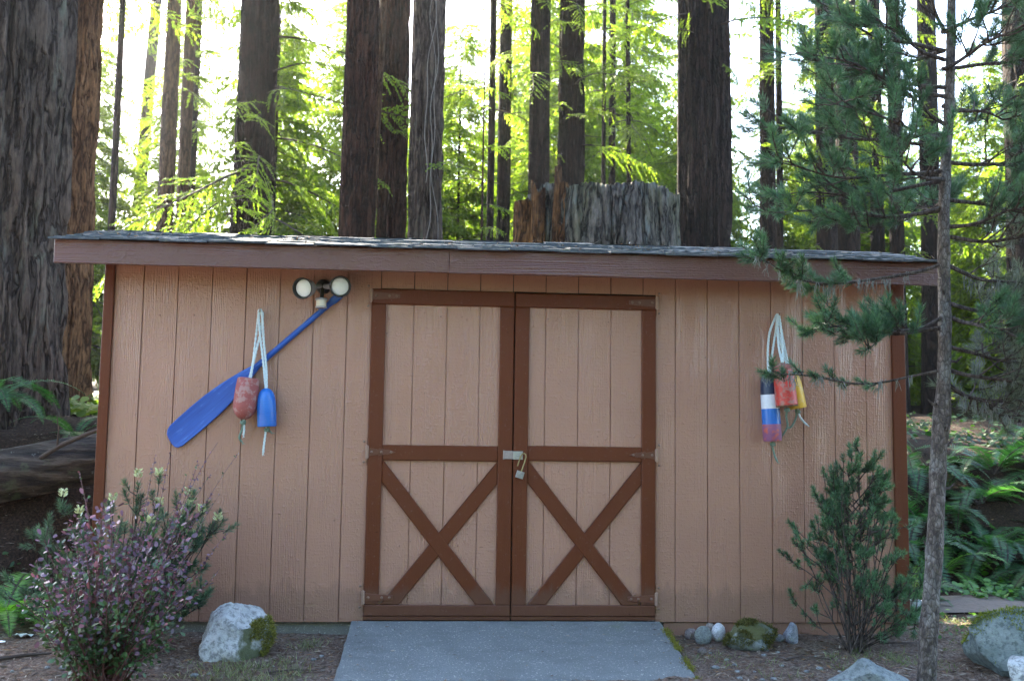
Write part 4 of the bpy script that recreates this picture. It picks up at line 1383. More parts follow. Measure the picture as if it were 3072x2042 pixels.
for k in range(nring):
    zf = k / (nring - 1)
    z = rim * zf
    nz = np.stack([np.cos(th) * 6, np.sin(th) * 6, z * .8], 1)
    r = .93 * (1 + .16 * np.exp(-z / 1.0)) * (1 + .10 * (fbm(nz * .5, 3, 31) - .5)) + .15 * np.abs(fbm(nz * 1.6, 4, 32) - .5) - .05 * (np.abs(fbm(nz * 1.1 + 7, 2, 35) - .5) < .02)
    V.append(np.stack([sx + r * np.cos(th), sy + r * np.sin(th), sz + z], 1))
V.append(V[-1] * np.array((.90, .90, 1)) + np.array((sx * .10, sy * .10, -.06)))
V.append(V[-2] * np.array((.45, .45, 1)) + np.array((sx * .55, sy * .55, -.35)))
V = np.concatenate(V)
i = np.arange(nseg)
Fk = np.concatenate([np.stack([k * nseg + i, k * nseg + (i + 1) % nseg, (k + 1) * nseg + (i + 1) % nseg, (k + 1) * nseg + i], 1) for k in range(nring + 1)])
mk('bole', V, Fk, M['stump'], st)
# splinters and plates standing round the broken rim
rr = np.random.default_rng(90)
for k in range(5):
    a_ = -math.pi + math.pi * rr.uniform(0, 1)
    w_, h_, d_ = rr.uniform(.03, .26), rr.uniform(-.25, .17), rr.uniform(.01, .05)
    z1 = 3.99 + h_ * .35
    z0 = 4.0 - rr.uniform(.5, 2.3)
    c0 = np.array((sx + rr.uniform(.90, .965) * math.cos(a_), sy + .94 * math.sin(a_)))
    tg = np.array((-math.sin(a_), math.cos(a_)))
    rd = np.array((math.cos(a_), math.sin(a_)))
    V = []
    for (u, z, o_) in ((-.5, z0, 0), (.5, z0 + .2, 0), (.45, z1 - .10, .3), (.15, z1 + rr.uniform(-.03, .02), .5), (-.3, z1 - rr.uniform(0, .1), .4)):
        for q in (0, 1):
            p = c0 + tg * u * w_ + rd * (d_ * (.5 - q) + .02)
            V.append((p[0], p[1], z))
    n5 = 5
    Fk = [tuple(2 * j for j in range(n5)), tuple(2 * j + 1 for j in range(n5 - 1, -1, -1))] + [(2 * j, 2 * j + 1, 2 * ((j + 1) % n5) + 1, 2 * ((j + 1) % n5)) for j in range(n5)]
    mk('splinter', V, Fk, M['stump'], st)
for (dx, dy, w_, z1) in ((-1.00, -.48, .17, 3.80), (-.86, -.60, .12, 3.98), (-.74, -.72, .05, 4.22), (-.66, -.70, .09, 4.02)):
    V, Fk = trunk_mesh(w_, z1 - sz, int(200 + 10 * abs(dx) * 9), 26, 30, .22, 5, .25, .8, (.03 if dx > -.8 else 0, 0), .15, z0=0)
    top = V[:, 2] > (z1 - sz) * .9
    V[:, 2] += np.where(V[:, 2] > (z1 - sz) * .98, (vnoise(V * 14, 3) - .5) * .22, 0)
    V = np.concatenate([V, [[V[-26:, 0].mean(), V[-26:, 1].mean(), V[-26:, 2].mean() - .1]]])
    Fl = [tuple(f) for f in Fk] + [(len(V) - 27 + j, len(V) - 27 + (j + 1) % 26, len(V) - 1) for j in range(26)]
    o = mk('root_spur' if z1 < 4.1 else 'splinter', V + np.array((sx + dx, sy + dy, sz)), Fl, M['orangewood'] if z1 != 4.24 else M['stump'], st)

# young trees filling the wood behind
yp = []
for k in range(5):
    H = (11.5, 13, 14, 10.5, 12.5)[k]
    a = crown(300 + k, young_spots(300 + k, H, .6, (230, 260, 280, 215, 245)[k], (2.6, 2.8, 3.0, 2.5, 2.8)[k], RFL, .36), RF)
    V, Fk = trunk_mesh(.09, H, 300 + k, 12, 16, .1, 5, .3, .5, (0, 0), .9)
    lv, lc, lf, sv, sf = a
    cm = mesh('crown', np.concatenate([lv, sv]), np.concatenate([lf, sf + len(lv)]).astype(int), [M['redleaf'], M['twig']], midx=np.concatenate([np.zeros(len(lf), int), np.ones(len(sf), int)]), col=np.concatenate([lc, np.tile((.09, .06, .045), (len(sv), 1))]))
    yp.append((cm, mesh('trunk', V, Fk, M['barkdark'], smooth=True)))
spots_y = [(-9.5, 17.5), (-4.6, 18.5), (-2.6, 15.5), (-.6, 19), (-.2, 14.5), (1.4, 21), (2.3, 17.5), (4.3, 19.5), (5.2, 15.2), (6.6, 21), (7.4, 16.5), (9.8, 18), (10.8, 23), (12.4, 16), (14, 21), (.5, 29), (7.5, 30), (13.5, 30), (18, 27), (11.5, 11.5), (-7.8, 14.5), (-6.6, 16.5), (-3.9, 13.5), (-2.0, 20.5), (3.2, 24), (9.0, 25.5), (5.9, 25), (-1.6, 26.5), (11.8, 19.5), (8.4, 14.2), (-1.8, 17.5), (13, 13), (2.5, 35), (9.5, 35), (16, 34), (21, 33)]
for k, (x, y) in enumerate(spots_y):
    cm, tm = yp[k % 5]
    s = random.uniform(.58, .82) if x < 1 else random.uniform(.8, 1.05) if x < 4.5 else random.uniform(.6, .86)
    t = thing('young_redwood', 'young redwood clothed in green sprays to the ground in the wood behind the shed', 'tree', (x, y, gz1(x, y)), 'young redwoods filling the wood behind the shed')
    t.rotation_euler = (0, 0, random.uniform(0, 6.28))
    t.scale = (s, s, s)
    tr = link('trunk', tm, t)
    cr = link('crown', cm, t)
    cr['kind'] = 'stuff'
# unseen trees added on the near side to block low sky light
for k in range(13):
    x, y = -27 + 4.5 * k + random.uniform(-1, 1), -17 + random.uniform(-3, 2)
    cm, tm = yp[k % 5]
    s = random.uniform(1.1, 1.3)
    t = thing('young_redwood', 'unseen tall leafy redwood added on the open side of the clearing facing the shed', 'tree', (x, y, gz1(x, y)), 'unseen redwoods facing the shed across the clearing')
    t.rotation_euler = (0, 0, random.uniform(0, 6.28))
    t.scale = (s, s, s)
    link('trunk', tm, t)
    link('crown', cm, t)['kind'] = 'stuff'

# ------------------------------------------------------------------ pine foliage
M['needle'] = leafmat('pine_needles', 0.32, 0.4, 1.3, (1.1, 1.1, 0.6))
M['candle'] = leafmat('pine_candle', 0.3, 0.6, 1.2, (1.1, 1.1, 0.7))
M['pinetwig'] = bark('pine_twig_bark', (0.04, 0.03, 0.025), (0.14, 0.115, 0.10), None, sc=3, bs=.4)


def brush(seed, L=0.12, nn=120, nl=0.062, w=0.0028, lo=(0.030, 0.080, 0.046), hi=(0.092, 0.178, 0.090), bare=0.0, up=1.15):
    """shoot clothed in needles along +X"""
    rr = np.random.default_rng(seed)
    A = Leaves()
    q = rr.uniform(bare, 1, nn)
    P = np.stack([q * L, rr.normal(0, .002, nn), rr.normal(0, .002, nn)], 1)
    an = rr.uniform(0, 2 * math.pi, nn)
    tilt = rr.uniform(.45, up, nn) * (1.25 - .75 * q)
    D = unit(np.stack([np.cos(tilt), np.sin(tilt) * np.cos(an), np.sin(tilt) * np.sin(an)], 1) + rr.normal(0, .08, (nn, 3)))
    nr = unit(rr.normal(size=(nn, 3)))
    f = rr.uniform(0, 1, (nn, 1))
    A.kites(P, D, nr, nl * rr.uniform(.7, 1.15, nn), np.full(nn, w), np.array(lo) + (np.array(hi) - np.array(lo)) * f, 0.35)
    A.stems(np.array([[0, 0, 0], [L * .5, 0, 0], [L, 0, 0]]), [.0032, .0028, .002])
    return A.arrays()


def look(d):
    """rotation taking +X to direction d"""
    return np.array(Vector(d).to_track_quat('X', 'Z').to_matrix())


BR = [brush(400 + i, L, n, nl) for i, (L, n, nl) in enumerate(((.075, 120, .046), (.095, 140, .048), (.06, 100, .043), (.11, 160, .048)))]
BRS = [brush(410 + i, L, n, nl) for i, (L, n, nl) in enumerate(((.05, 80, .040), (.06, 90, .042)))]
# a grey-green, thinner set for the older drooping boughs
BG = [brush(420 + i, L, n, nl, .0026, (.060, .082, .060), (.145, .165, .115)) for i, (L, n, nl) in enumerate(((.12, 80, .055), (.16, 100, .06), (.10, 70, .05)))]


def curve(a, b, sag, n=14, wob=0.02, seed=0):
    rr = np.random.default_rng(seed)
    a, b = np.array(a, float), np.array(b, float)
    u = np.linspace(0, 1, n)
    L = np.linalg.norm(b - a)
    P = a + np.outer(u, b - a)
    P[:, 2] += -sag * L * 4 * u * (1 - u)
    ph = rr.uniform(0, 6, 4)
    P[:, 1] += wob * np.sin(u * 6 + ph[0]) * u
    P[:, 2] += wob * np.sin(u * 8 + ph[1]) * u
    P[:, 0] += wob * np.sin(u * 7 + ph[2]) * u * .5
    return P


def pine_bough(tree, out, a, b, sag, seed, nsub=16, sublen=(.12, .34), start=.25, set_=BR, rad=.012, dens=1.0, upb=.45):
    rr = np.random.default_rng(seed)
    P = curve(a, b, sag, 16, .03, seed)
    u = np.linspace(0, 1, len(P))
    bm = MB()
    bm.tube([tuple(p) for p in P], list(np.linspace(rad, .0025, len(P))), 6)
    L = np.linalg.norm(np.diff(P, axis=0), axis=1).sum()
    main = unit(P[-1] - P[0])
    sd = unit(np.cross(main, (0, 0, 1)))
    tips = [(P[-1], unit(P[-1] - P[-2]))]
    for i in range(nsub):
        t = start + (1 - start) * (i + rr.uniform(0, 1)) / nsub
        p = np.array([np.interp(t, u, P[:, j]) for j in range(3)])
        s = rr.choice((-1, 1))
        d = unit(main * rr.uniform(.35, 1.0) + sd * s * rr.uniform(.25, .9) + np.array((0, 0, rr.uniform(-.15, upb * 1.6))))
        l = rr.uniform(*sublen) * (1.15 - .45 * t)
        Q = curve(p, p + d * l, rr.uniform(-.05, .12), 6, .012, seed * 31 + i)
        bm.tube([tuple(q) for q in Q], list(np.linspace(.0055, .002, 6)), 4)
        tips.append((Q[-1], unit(Q[-1] - Q[-2])))
        for j in range(int(rr.integers(1, 4) * dens + .5)):
            v = rr.uniform(.3, .85)
            q = np.array([np.interp(v, np.linspace(0, 1, 6), Q[:, m_]) for m_ in range(3)])
            d2_ = unit(d + rr.normal(0, .55, 3) + np.array((0, 0, .3)))
            e = q + d2_ * rr.uniform(.03, .09)
            bm.tube([tuple(q), tuple(e)], [.003, .002], 4)
            tips.append((e, d2_))
    bm.build('branch', M['pinetwig'], tree)
    for (p, d) in tips:
        k = int(rr.integers(0, len(set_)))
        dd = unit(d + np.array((0, 0, rr.uniform(.05, upb))))
        out.append(xform(set_[k], look(dd), p - dd * .04, rr.uniform(.85, 1.25), rr.uniform(.7, 1.35)))
    return P


def moss_strands(tree, P, n, seed, length=(.03, .11)):
    """wisps of dead lichen hanging from a bough"""
    rr = np.random.default_rng(seed)
    A = Leaves()
    for i in range(n):
        p = P[int(rr.integers(3, len(P)))] + rr.normal(0, .01, 3)
        l = rr.uniform(*length)
        for k in range(5):
            q = p + rr.normal(0, .006, 3)
            e = q + np.array((rr.normal(0, .012), rr.normal(0, .012), -l * rr.uniform(.5, 1)))
            A.stems(np.array([q, (q + e) / 2 + rr.normal(0, .006, 3), e]), [.002, .0016, .0008])
    lv, lc, lf, sv, sf = A.arrays()
    o = mk('hanging_lichen', sv, sf.astype(int), M['lichen'], tree)
    tag(o, kind='stuff')


M['lichen'] = plain('grey_lichen', (0.20, 0.22, 0.20), 0.95)

# the young pine standing in front of the shed's end
pt = thing('pine_tree', 'young pine with scaly grey trunk standing before the shed corner', 'tree', (2.055, -1.1, -.13))
path = [(2.03, -1.10, -.25), (2.035, -1.10, -.07), (2.055, -1.10, .22), (2.085, -1.10, .50), (2.108, -1.10, .82), (2.125, -1.10, 1.09), (2.150, -1.10, 1.30), (2.172, -1.10, 1.69), (2.178, -1.10, 2.21), (2.20, -1.10, 2.60), (2.228, -1.10, 2.93), (2.252, -1.10, 3.48), (2.26, -1.10, 4.1), (2.25, -1.10, 4.9)]
C = smooth_path(path, 120)
rad = np.interp(C[:, 2], [-.3, -.05, .3, 1.1, 1.25, 1.35, 2.2, 3.5, 4.9], [.056, .046, .042, .038, .046, .034, .029, .022, .006])
nseg = 20
th = np.linspace(0, 2 * math.pi, nseg, endpoint=False)
V = []
for i_, (c0, r_) in enumerate(zip(C, rad)):
    nz = np.stack([np.cos(th) * 3, np.sin(th) * 3, np.full(nseg, c0[2] * 14)], 1)
    whorl = .10 * math.exp(-((c0[2] * 2.6) % 1 - .5) ** 2 * 60)
    r = r_ * (1 + .22 * (fbm(nz, 3, 77) - .5) + whorl)
    V.append(np.stack([c0[0] + r * np.cos(th), c0[1] + r * np.sin(th), np.full(nseg, c0[2])], 1))
i = np.arange(nseg)
Fk = np.concatenate([np.stack([k * nseg + i, k * nseg + (i + 1) % nseg, (k + 1) * nseg + (i + 1) % nseg, (k + 1) * nseg + i], 1) for k in range(len(C) - 1)])
mk('trunk', np.concatenate(V), Fk, M['barkpine'], pt, smooth=True)
out = []
B = lambda *a, **k: pine_bough(pt, out, *a, **k)
# boughs low over the wall and fascia
P1 = B((2.18, -1.1, 2.06), (1.12, -1.22, 2.03), .10, 1, 9, (.05, .14), .42, rad=.011)
moss_strands(pt, P1, 26, 1)
B((2.18, -1.1, 1.72), (1.44, -1.2, 1.69), .03, 2, 17, (.10, .26), .25)
P3 = B((2.165, -1.1, 1.50), (1.23, -1.15, 1.45), .05, 3, 7, (.04, .10), .40, BRS, rad=.008)
moss_strands(pt, P3, 18, 2)
B((2.175, -1.1, 1.78), (1.62, -1.35, 1.60), .02, 4, 12, (.10, .22), .3)
# dense upper boughs
for k, (z0, ex, ey, ez, ns) in enumerate(((2.95, 1.40, -1.25, 3.14, 20), (3.0, 1.58, -.9, 3.22, 18), (2.75, 1.22, -1.2, 2.72, 20), (2.72, 1.42, -1.45, 2.85, 20), (2.68, 1.65, -.85, 2.9, 18), (2.55, 1.22, -1.25, 2.50, 20), (2.50, 1.35, -1.0, 2.42, 18), (2.5, 1.72, -1.5, 2.50, 16), (2.36, 1.62, -1.2, 2.22, 14), (2.34, 1.22, -1.1, 2.33, 14), (3.15, 1.75, -1.2, 3.32, 18), (3.2, 1.55, -1.0, 3.45, 18), (3.3, 1.9, -1.4, 3.6, 14), (2.8, 1.75, -1.25, 3.05, 16))):
    B((2.19 + .03 * (z0 - 2.5), -1.1, z0), (ex, ey, ez), .04, 20 + k, int(ns * .62), (.12, .30), .25, dens=.8)
# boughs on the far side, and the grey drooping ones
for k, (z0, ex, ey, ez, ns, g) in enumerate(((3.1, 2.85, -1.2, 3.25, 16, 0), (2.9, 2.75, -.9, 2.95, 14, 0), (2.6, 2.9, -1.2, 2.62, 14, 0), (2.4, 2.85, -1.0, 2.42, 16, 0), (2.2, 2.8, -1.3, 2.20, 14, 1), (2.05, 2.85, -1.0, 1.95, 16, 1), (1.85, 2.75, -1.2, 1.78, 18, 1), (1.62, 2.85, -1.0, 1.58, 22, 1), (1.5, 2.8, -1.25, 1.42, 22, 1), (1.42, 2.55, -1.0, 1.30, 16, 1), (1.78, 2.5, -1.4, 1.66, 14, 0), (2.25, 2.5, -1.45, 2.32, 12, 0), (3.3, 2.6, -1.4, 3.5, 14, 0))):
    P = B((2.19, -1.1, z0), (ex, ey, ez), .05, 60 + k, ns, (.12, .32), .2, BG if g else BR)
    if g: moss_strands(pt, P, 14, 60 + k)
for k, (z0, ey) in enumerate(((2.4, -.45), (3.2, -.5), (3.1, -1.7), (3.7, -1.6), (4.2, -.8))):
    B((2.2, -1.1, z0), (2.2 + .2 * (-1) ** k, ey, z0 + .12), .03, 80 + k, 14, (.12, .3), .2)
for k in range(9):   # dead stubs
    z0 = (.9, 1.02, 1.2, 1.27, 1.33, 1.55, .6, 1.9, 1.12)[k]
    a_ = k * 2.4
    p = np.array((np.interp(z0, C[:, 2], C[:, 0]), -1.1, z0))
    MB().tube([tuple(p), tuple(p + np.array((math.cos(a_) * .06, math.sin(a_) * .05, -.01))), tuple(p + np.array((math.cos(a_) * .09, math.sin(a_) * .07, .02)))], [.010, .008, .003], 6).build('dead_stub', M['pinetwig'], pt)
leaf_obj('crown', join(out), M['needle'], M['pinetwig'], pt)


def bushy_pine(label, base, tips, seed, out_set, sag=-.12, side=3, sl=(.05, .14), rad=.007, cat='shrub', att=None):
    """many stems rising from one foot, needles only at the ends"""
    rr = np.random.default_rng(seed)
    t = thing('pine_shrub', label, cat, base)
    out = []
    for k, tp in enumerate(tips):
        b0 = np.array(base) + np.array((rr.uniform(-.05, .05), rr.uniform(-.04, .04), 0))
        if att: b0 = att(tp, rr, b0)
        P = curve(b0, tp, sag * rr.uniform(-.4, 1.2), 12, .02, seed * 50 + k)
        # leave the ground steeply, then reach out
        u = np.linspace(0, 1, 12)[:, None]
        P = P * u + (np.array(b0) + (np.array(tp) - b0) * np.concatenate([u ** .8, u ** 1.0, u ** .9], 1)) * (1 - u)
        bm = MB()
        bm.tube([tuple(p) for p in P], list(np.linspace(rad, .002, 12)), 5)
        d = unit(P[-1] - P[-3])
        tl = [(P[-1], d)]
        for j in range(side):
            v = rr.uniform(.45, .95)
            q = np.array([np.interp(v, np.linspace(0, 1, 12), P[:, m_]) for m_ in range(3)])
            e = q + unit(d * .6 + rr.normal(0, .6, 3) + np.array((0, 0, .6))) * rr.uniform(*sl)
            bm.tube([tuple(q), tuple((q + e) / 2 + rr.normal(0, .006, 3)), tuple(e)], [.0035, .003, .002], 4)
            tl.append((e, unit(e - q)))
        bm.build('stem', M['pinetwig'], t)
        for p, d_ in tl:
            dd = unit(d_ + np.array((0, 0, .35)))
            out.append(xform(out_set[int(rr.integers(0, len(out_set)))], look(dd), p - dd * .035, rr.uniform(.8, 1.15), rr.uniform(.7, 1.35)))
    leaf_obj('needles', join(out), M['needle'], M['pinetwig'], t)
    return t


BS = [brush(440 + i, L, n, nl, .0032, (.040, .105, .055), (.115, .215, .105), up=1.3) for i, (L, n, nl) in enumerate(((.045, 80, .036), (.060, 95, .038), (.040, 70, .034)))]
rr = np.random.default_rng(12)


def cone_att(tp, rr, b0):
    if rr.uniform() < .42: return b0
    r = math.hypot(tp[0] - 2.0, tp[1] + .34)
    z = max(-.06, tp[2] - r * rr.uniform(.45, 1.1) - .06)
    return np.array((1.985 + .02 * z + rr.normal(0, .03), -.355 + rr.normal(0, .03), z))


tips = [(2.008, -.34, 1.10), (1.96, -.36, 1.04), (2.06, -.32, 1.05), (2.10, -.36, 1.00), (1.93, -.30, .98)]
for k in range(84):
    z = rr.uniform(.06, .98) if k < 54 else rr.uniform(.55, 1.06)
    hw = np.interp(z, [0, .35, .5, .75, 1.0, 1.12], [.42, .47, .44, .27, .16, .05])
    a_ = rr.uniform(0, 6.28)
    f = rr.uniform(.55, 1.0)
    tips.append((2.0 + hw * f * math.cos(a_) + .03 * (z - .5), -.34 + min(.28, hw * .6) * f * math.sin(a_), z))
bushy_pine('conical green pine shrub growing against the siding beside the buoys', (1.985, -.36, -.10), tips, 5, BS, sag=.10, side=4, sl=(.04, .12), rad=.0042, att=cone_att)
BD = [brush(460 + i, L, n, nl, .0030, (.040, .088, .050), (.105, .170, .092), up=1.3) for i, (L, n, nl) in enumerate(((.065, 90, .046), (.085, 110, .048), (.05, 75, .044)))]
buds = [(-2.49, -.40, .72), (-2.39, -.42, .63), (-2.22, -.40, .70), (-2.09, -.40, .83), (-1.98, -.40, .84), (-1.96, -.44, .68), (-1.98, -.5, .59), (-1.83, -.42, .64), (-1.82, -.38, .73), (-1.80, -.4, .67), (-1.74, -.40, .64), (-1.65, -.40, .60), (-1.75, -.45, .51)]
tips = list(buds) + [(-2.09 + .01, -.42, .70), (-1.97, -.43, .72)]
for k in range(60): tips.append((rr.uniform(-2.75, -1.70), rr.uniform(-.58, -.22), rr.uniform(.18, .64)))
ps = bushy_pine('dark green pine shrub tipped with cream candles behind the purple barberry', (-2.12, -.42, -.10), tips, 6, BD, side=4, sl=(.05, .12))
for (x, y, z) in buds:
    A = Leaves()
    n = 46
    d = unit(np.array((0, -.1, 1.0)) + rr.normal(0, .25, (n, 3)))
    an = rr.uniform(0, 6.28, n)
    q = rr.uniform(0, 1, n)
    P = np.array((x, y - .01, z + .03)) + np.stack([.010 * np.cos(an) * (1 - q * .5), .010 * np.sin(an) * (1 - q * .5), q * .038], 1)
    A.kites(P, unit(np.stack([np.cos(an), np.sin(an), np.full(n, .9)], 1)), rr.normal(size=(n, 3)), np.full(n, .026), np.full(n, .009), np.array((.56, .58, .34)) * rr.uniform(.7, 1.25, (n, 1)))
    lv, lc, lf, sv, sf = A.arrays()
    mk('candle', lv, lf, M['candle'], ps, col=lc)

# ------------------------------------------------------------------ barberry
M['berry'] = leafmat('barberry_leaves', 0.22, 0.38, 1.3, (1.2, .9, .7), 0.55)
M['berrystem'] = plain('reddish_barberry_stem', (0.10, 0.035, 0.032), 0.6)


def oval_leaves(P, D, Nn, L, Wd, col):
    s = unit(np.cross(D, Nn))
    n = len(P)
    k = []
    for u, w in ((0, 0), (.25, .36), (.62, .5), (.88, .32), (1.0, 0), (.88, -.32), (.62, -.5), (.25, -.36)):
        k.append(P + D * (L * u)[:, None] + s * (Wd * w)[:, None] + Nn * (0.10 * Wd * (abs(w) * 2) ** 2)[:, None])
    V = np.stack(k, 1).reshape(-1, 3)
    Fk = np.arange(8 * n).reshape(-1, 8)
    return V, Fk, np.repeat(col, 8, 0)


bb = thing('barberry_bush', 'purple-leaved barberry bush with green lower leaves before the pine shrub', 'bush', (-2.05, -1.0, -.13))
rr = np.random.default_rng(17)
LP, LD, LN, LL, LW, LC = [], [], [], [], [], []
ends = [(-1.60, -.72, 1.07), (-1.48, -.72, .99), (-1.50, -.80, .60), (-1.53, -.85, .43), (-1.90, -.75, .99), (-1.83, -.72, 1.0), (-2.28, -.75, .93), (-1.68, -.75, .98), (-1.58, -.7, .78), (-1.74, -.72, .92), (-1.62, -.75, .88)]
for k in range(104):
    a_ = rr.uniform(0, 6.28)
    f = math.sqrt(rr.uniform(.04, 1))
    z = rr.uniform(.05, .80)
    hw = np.interp(z, [0, .2, .45, .65, .8], [.26, .44, .48, .40, .26])
    ends.append((-2.00 + hw * f * math.cos(a_), -1.0 + hw * .8 * f * math.sin(a_), z))
for k, e in enumerate(ends):
    wand = k < 11
    b0 = np.array((-2.05 + rr.uniform(-.10, .10), -1.0 + rr.uniform(-.08, .08), -.16))
    P = curve(b0, e, -.08 if not wand else -.05, 16, .02, 700 + k)
    MB().tube([tuple(p) for p in P], list(np.linspace(.0045, .0012, 16)), 5).build('stem', M['berrystem'], bb)
    u = np.linspace(0, 1, 16)
    n = 52 if not wand else 60
    q = rr.uniform(.28 if not wand else .35, 1.0, n)
    p = np.stack([np.interp(q, u, P[:, j]) for j in range(3)], 1)
    tan = unit(np.stack([np.interp(np.minimum(1, q + .05), u, P[:, j]) - np.interp(np.maximum(0, q - .05), u, P[:, j]) for j in range(3)], 1))
    d = unit(tan * .5 + rr.normal(0, .8, (n, 3)) + np.array((0, -.15, .1)))
    off = .0 if wand else .05
    p = p + d * rr.uniform(0, off + 1e-6, (n, 1))
    L = rr.uniform(.015, .036, n) * (1.0 if not wand else np.clip(1.25 - q * .8, .3, 1))
    ht = p[:, 2]
    inner = np.clip(1 - np.hypot((p[:, 0] + 2.0) / .42, (p[:, 1] + 1) / .36), 0, 1)
    green = rr.uniform(0, 1, n) < np.clip(.98 - ht * 1.5, .26, .92)
    pink = rr.uniform(0, 1, n) < .17
    c = np.array((.112, .064, .096)) * rr.uniform(.6, 1.6, (n, 1))
    c = np.where(pink[:, None], np.array((.22, .080, .10)) * rr.uniform(.7, 1.3, (n, 1)), c)
    c = np.where(green[:, None], np.array((.040, .088, .024)) * rr.uniform(.6, 1.5, (n, 1)), c)
    LP.append(p); LD.append(d); LN.append(unit(np.array((0, -.35, .9)) + rr.normal(0, .5, (n, 3)))); LL.append(L); LW.append(L * rr.uniform(.5, .68, n)); LC.append(c)
V, Fk, c = oval_leaves(*[np.concatenate(v) for v in (LP, LD, LN, LL, LW, LC)])
tag(mk('leaves', V, Fk, M['berry'], bb, col=c), kind='stuff')

# ------------------------------------------------------------------ sword ferns
M['fern'] = leafmat('fern_frond', 0.42, 0.42, 1.8, (1.1, 1.2, 0.35))


def frond(seed, L=.8, arch=.6, lo=(.018, .062, .024), hi=(.048, .130, .045), pw=.11):
    rr = np.random.default_rng(seed)
    A = Leaves()
    n = 24
    u = np.linspace(0, 1, n)
    an = .95 - u * (1.2 + arch)
    seg = L / (n - 1)
    P = np.zeros((n, 3))
    P[1:, 0] = np.cumsum(np.cos(an[1:]) * seg)
    P[1:, 2] = np.cumsum(np.sin(an[1:]) * seg)
    P[:, 1] = rr.normal(0, .05) * u ** 2 * L
    A.stems(P, np.linspace(.0042, .0012, n))
    m = 44
    q = np.linspace(.14, .995, m)
    p = np.stack([np.interp(q, u, P[:, j]) for j in range(3)], 1)
    T = unit(np.stack([np.interp(np.minimum(1, q + .03), u, P[:, j]) - np.interp(q - .03, u, P[:, j]) for j in range(3)], 1))
    nr = unit(np.stack([-T[:, 2], T[:, 1] * 0, T[:, 0]], 1))
    ln = pw * np.interp(q, [.1, .25, .55, .85, 1], [.55, .95, 1.0, .55, .12])
    for s in (-1, 1):
        sd = np.cross(nr, T) * s
        D = unit(sd + T * .28 + nr * rr.uniform(-.05, .18, (m, 1)))
        f = rr.uniform(0, 1, (m, 1))
        A.kites(p, D, unit(nr + rr.normal(0, .12, (m, 3))), ln * rr.uniform(.9, 1.08, m), np.full(m, L * .021) * np.interp(q, [0, .8, 1], [1, 1, .6]), np.array(lo) + (np.array(hi) - np.array(lo)) * f, .22)
    lv, lc, lf, sv, sf = A.arrays()
    return mesh('frond', np.concatenate([lv, sv]), np.concatenate([lf, sf + len(lv)]).astype(int), [M['fern'], M['twig']], midx=np.concatenate([np.zeros(len(lf), int), np.ones(len(sf), int)]), col=np.concatenate([lc, np.tile((.06, .05, .02), (len(sv), 1))]))


FR = [frond(500 + i, L, a) for i, (L, a) in enumerate(((.85, .55), (.75, .8), (.95, .45), (.65, .7), (.8, 1.0)))]
FRB = [frond(520 + i, L, a, (.07, .18, .03), (.14, .29, .06)) for i, (L, a) in enumerate(((.8, .5), (.7, .7)))]


def fern(label, x, y, n, s=1.0, seed=0, bright=False, z=None, az0=None, spread=None):
    rr = np.random.default_rng(900 + seed)
    z = gz1(x, y) - .01 if z is None else z
    t = thing('sword_fern', label, 'fern', (x, y, z), 'sword ferns around the shed')
    for k in range(n):
        o = link('frond', (FRB if bright else FR)[int(rr.integers(0, 2 if bright else 5))], t)
        a_ = k * 2.399 + rr.normal(0, .3) if az0 is None else az0 + rr.uniform(-spread, spread)
        o.rotation_euler = (rr.normal(0, .15), rr.uniform(-.25, .35), a_)
        sc = s * rr.uniform(.75, 1.15)
        o.scale = (sc, sc, sc)
    return t


fern('big sword fern arching over the fallen log beside the massive trunk', -3.70, 1.38, 18, .80, 1, z=1.27)
fern('sword fern in the shade under the fallen log', -3.02, .18, 20, .80, 2, True, z=-.03)
fern('sword fern behind the pine shrub at the shed end by the log', -2.98, .62, 10, .6, 3, z=-.02)
fern('bright yellow-green sword fern behind the young pine trunk', 3.62, 1.75, 12, .80, 4, True)
fern('sword fern pressed against the shed corner board', 3.02, 1.0, 12, .62, 5)
fern('tall sword fern on the bank between shed and young pine', 3.35, 1.9, 15, .9, 6)
fern('broad sword fern spreading over the bank above the ground ivy', 4.15, 1.95, 18, 1.0, 7)
fern('sword fern high on the bank under the heavy dark trunk', 4.75, 2.9, 16, 1.1, 8)
fern('sword fern halfway up the bank beside the broad one', 4.9, 2.1, 16, .95, 9)
fern('shaded sword fern behind the broad bank fern', 4.0, 2.9, 16, 1.05, 10)
fern('shaded sword fern behind the tall bank fern', 3.6, 3.3, 15, 1.0, 11)
fern('sword fern at the foot of the bank beside the path', 3.95, 1.35, 12, .7, 12)
fern('sword fern leaning over the path beside the broad bank fern', 4.45, 1.55, 16, .9, 21)
fern('dense sword fern low on the bank behind the young pine', 3.75, 2.3, 18, 1.0, 22)
fern('sword fern arching from the bank top behind the bright fern', 4.35, 2.5, 18, 1.05, 23)
fern('sword fern between the path and the shaded bank ferns', 5.2, 1.7, 16, .9, 24)
fern('sword fern on the bank between tall fern and shed wall', 3.15, 2.4, 15, .9, 25)
fern('dark sword fern crowning the bank under the pine boughs', 5.3, 2.7, 18, 1.1, 26)
fern('sword fern on the bare bank beneath the fallen log', -3.04, .74, 16, .75, 27)
fern('sword fern on the slope above the fallen log', -3.3, 1.95, 12, .6, 13)
fern('sword fern at the top of the bank near the pair of shaded trunks', 5.6, 3.6, 16, 1.1, 14)

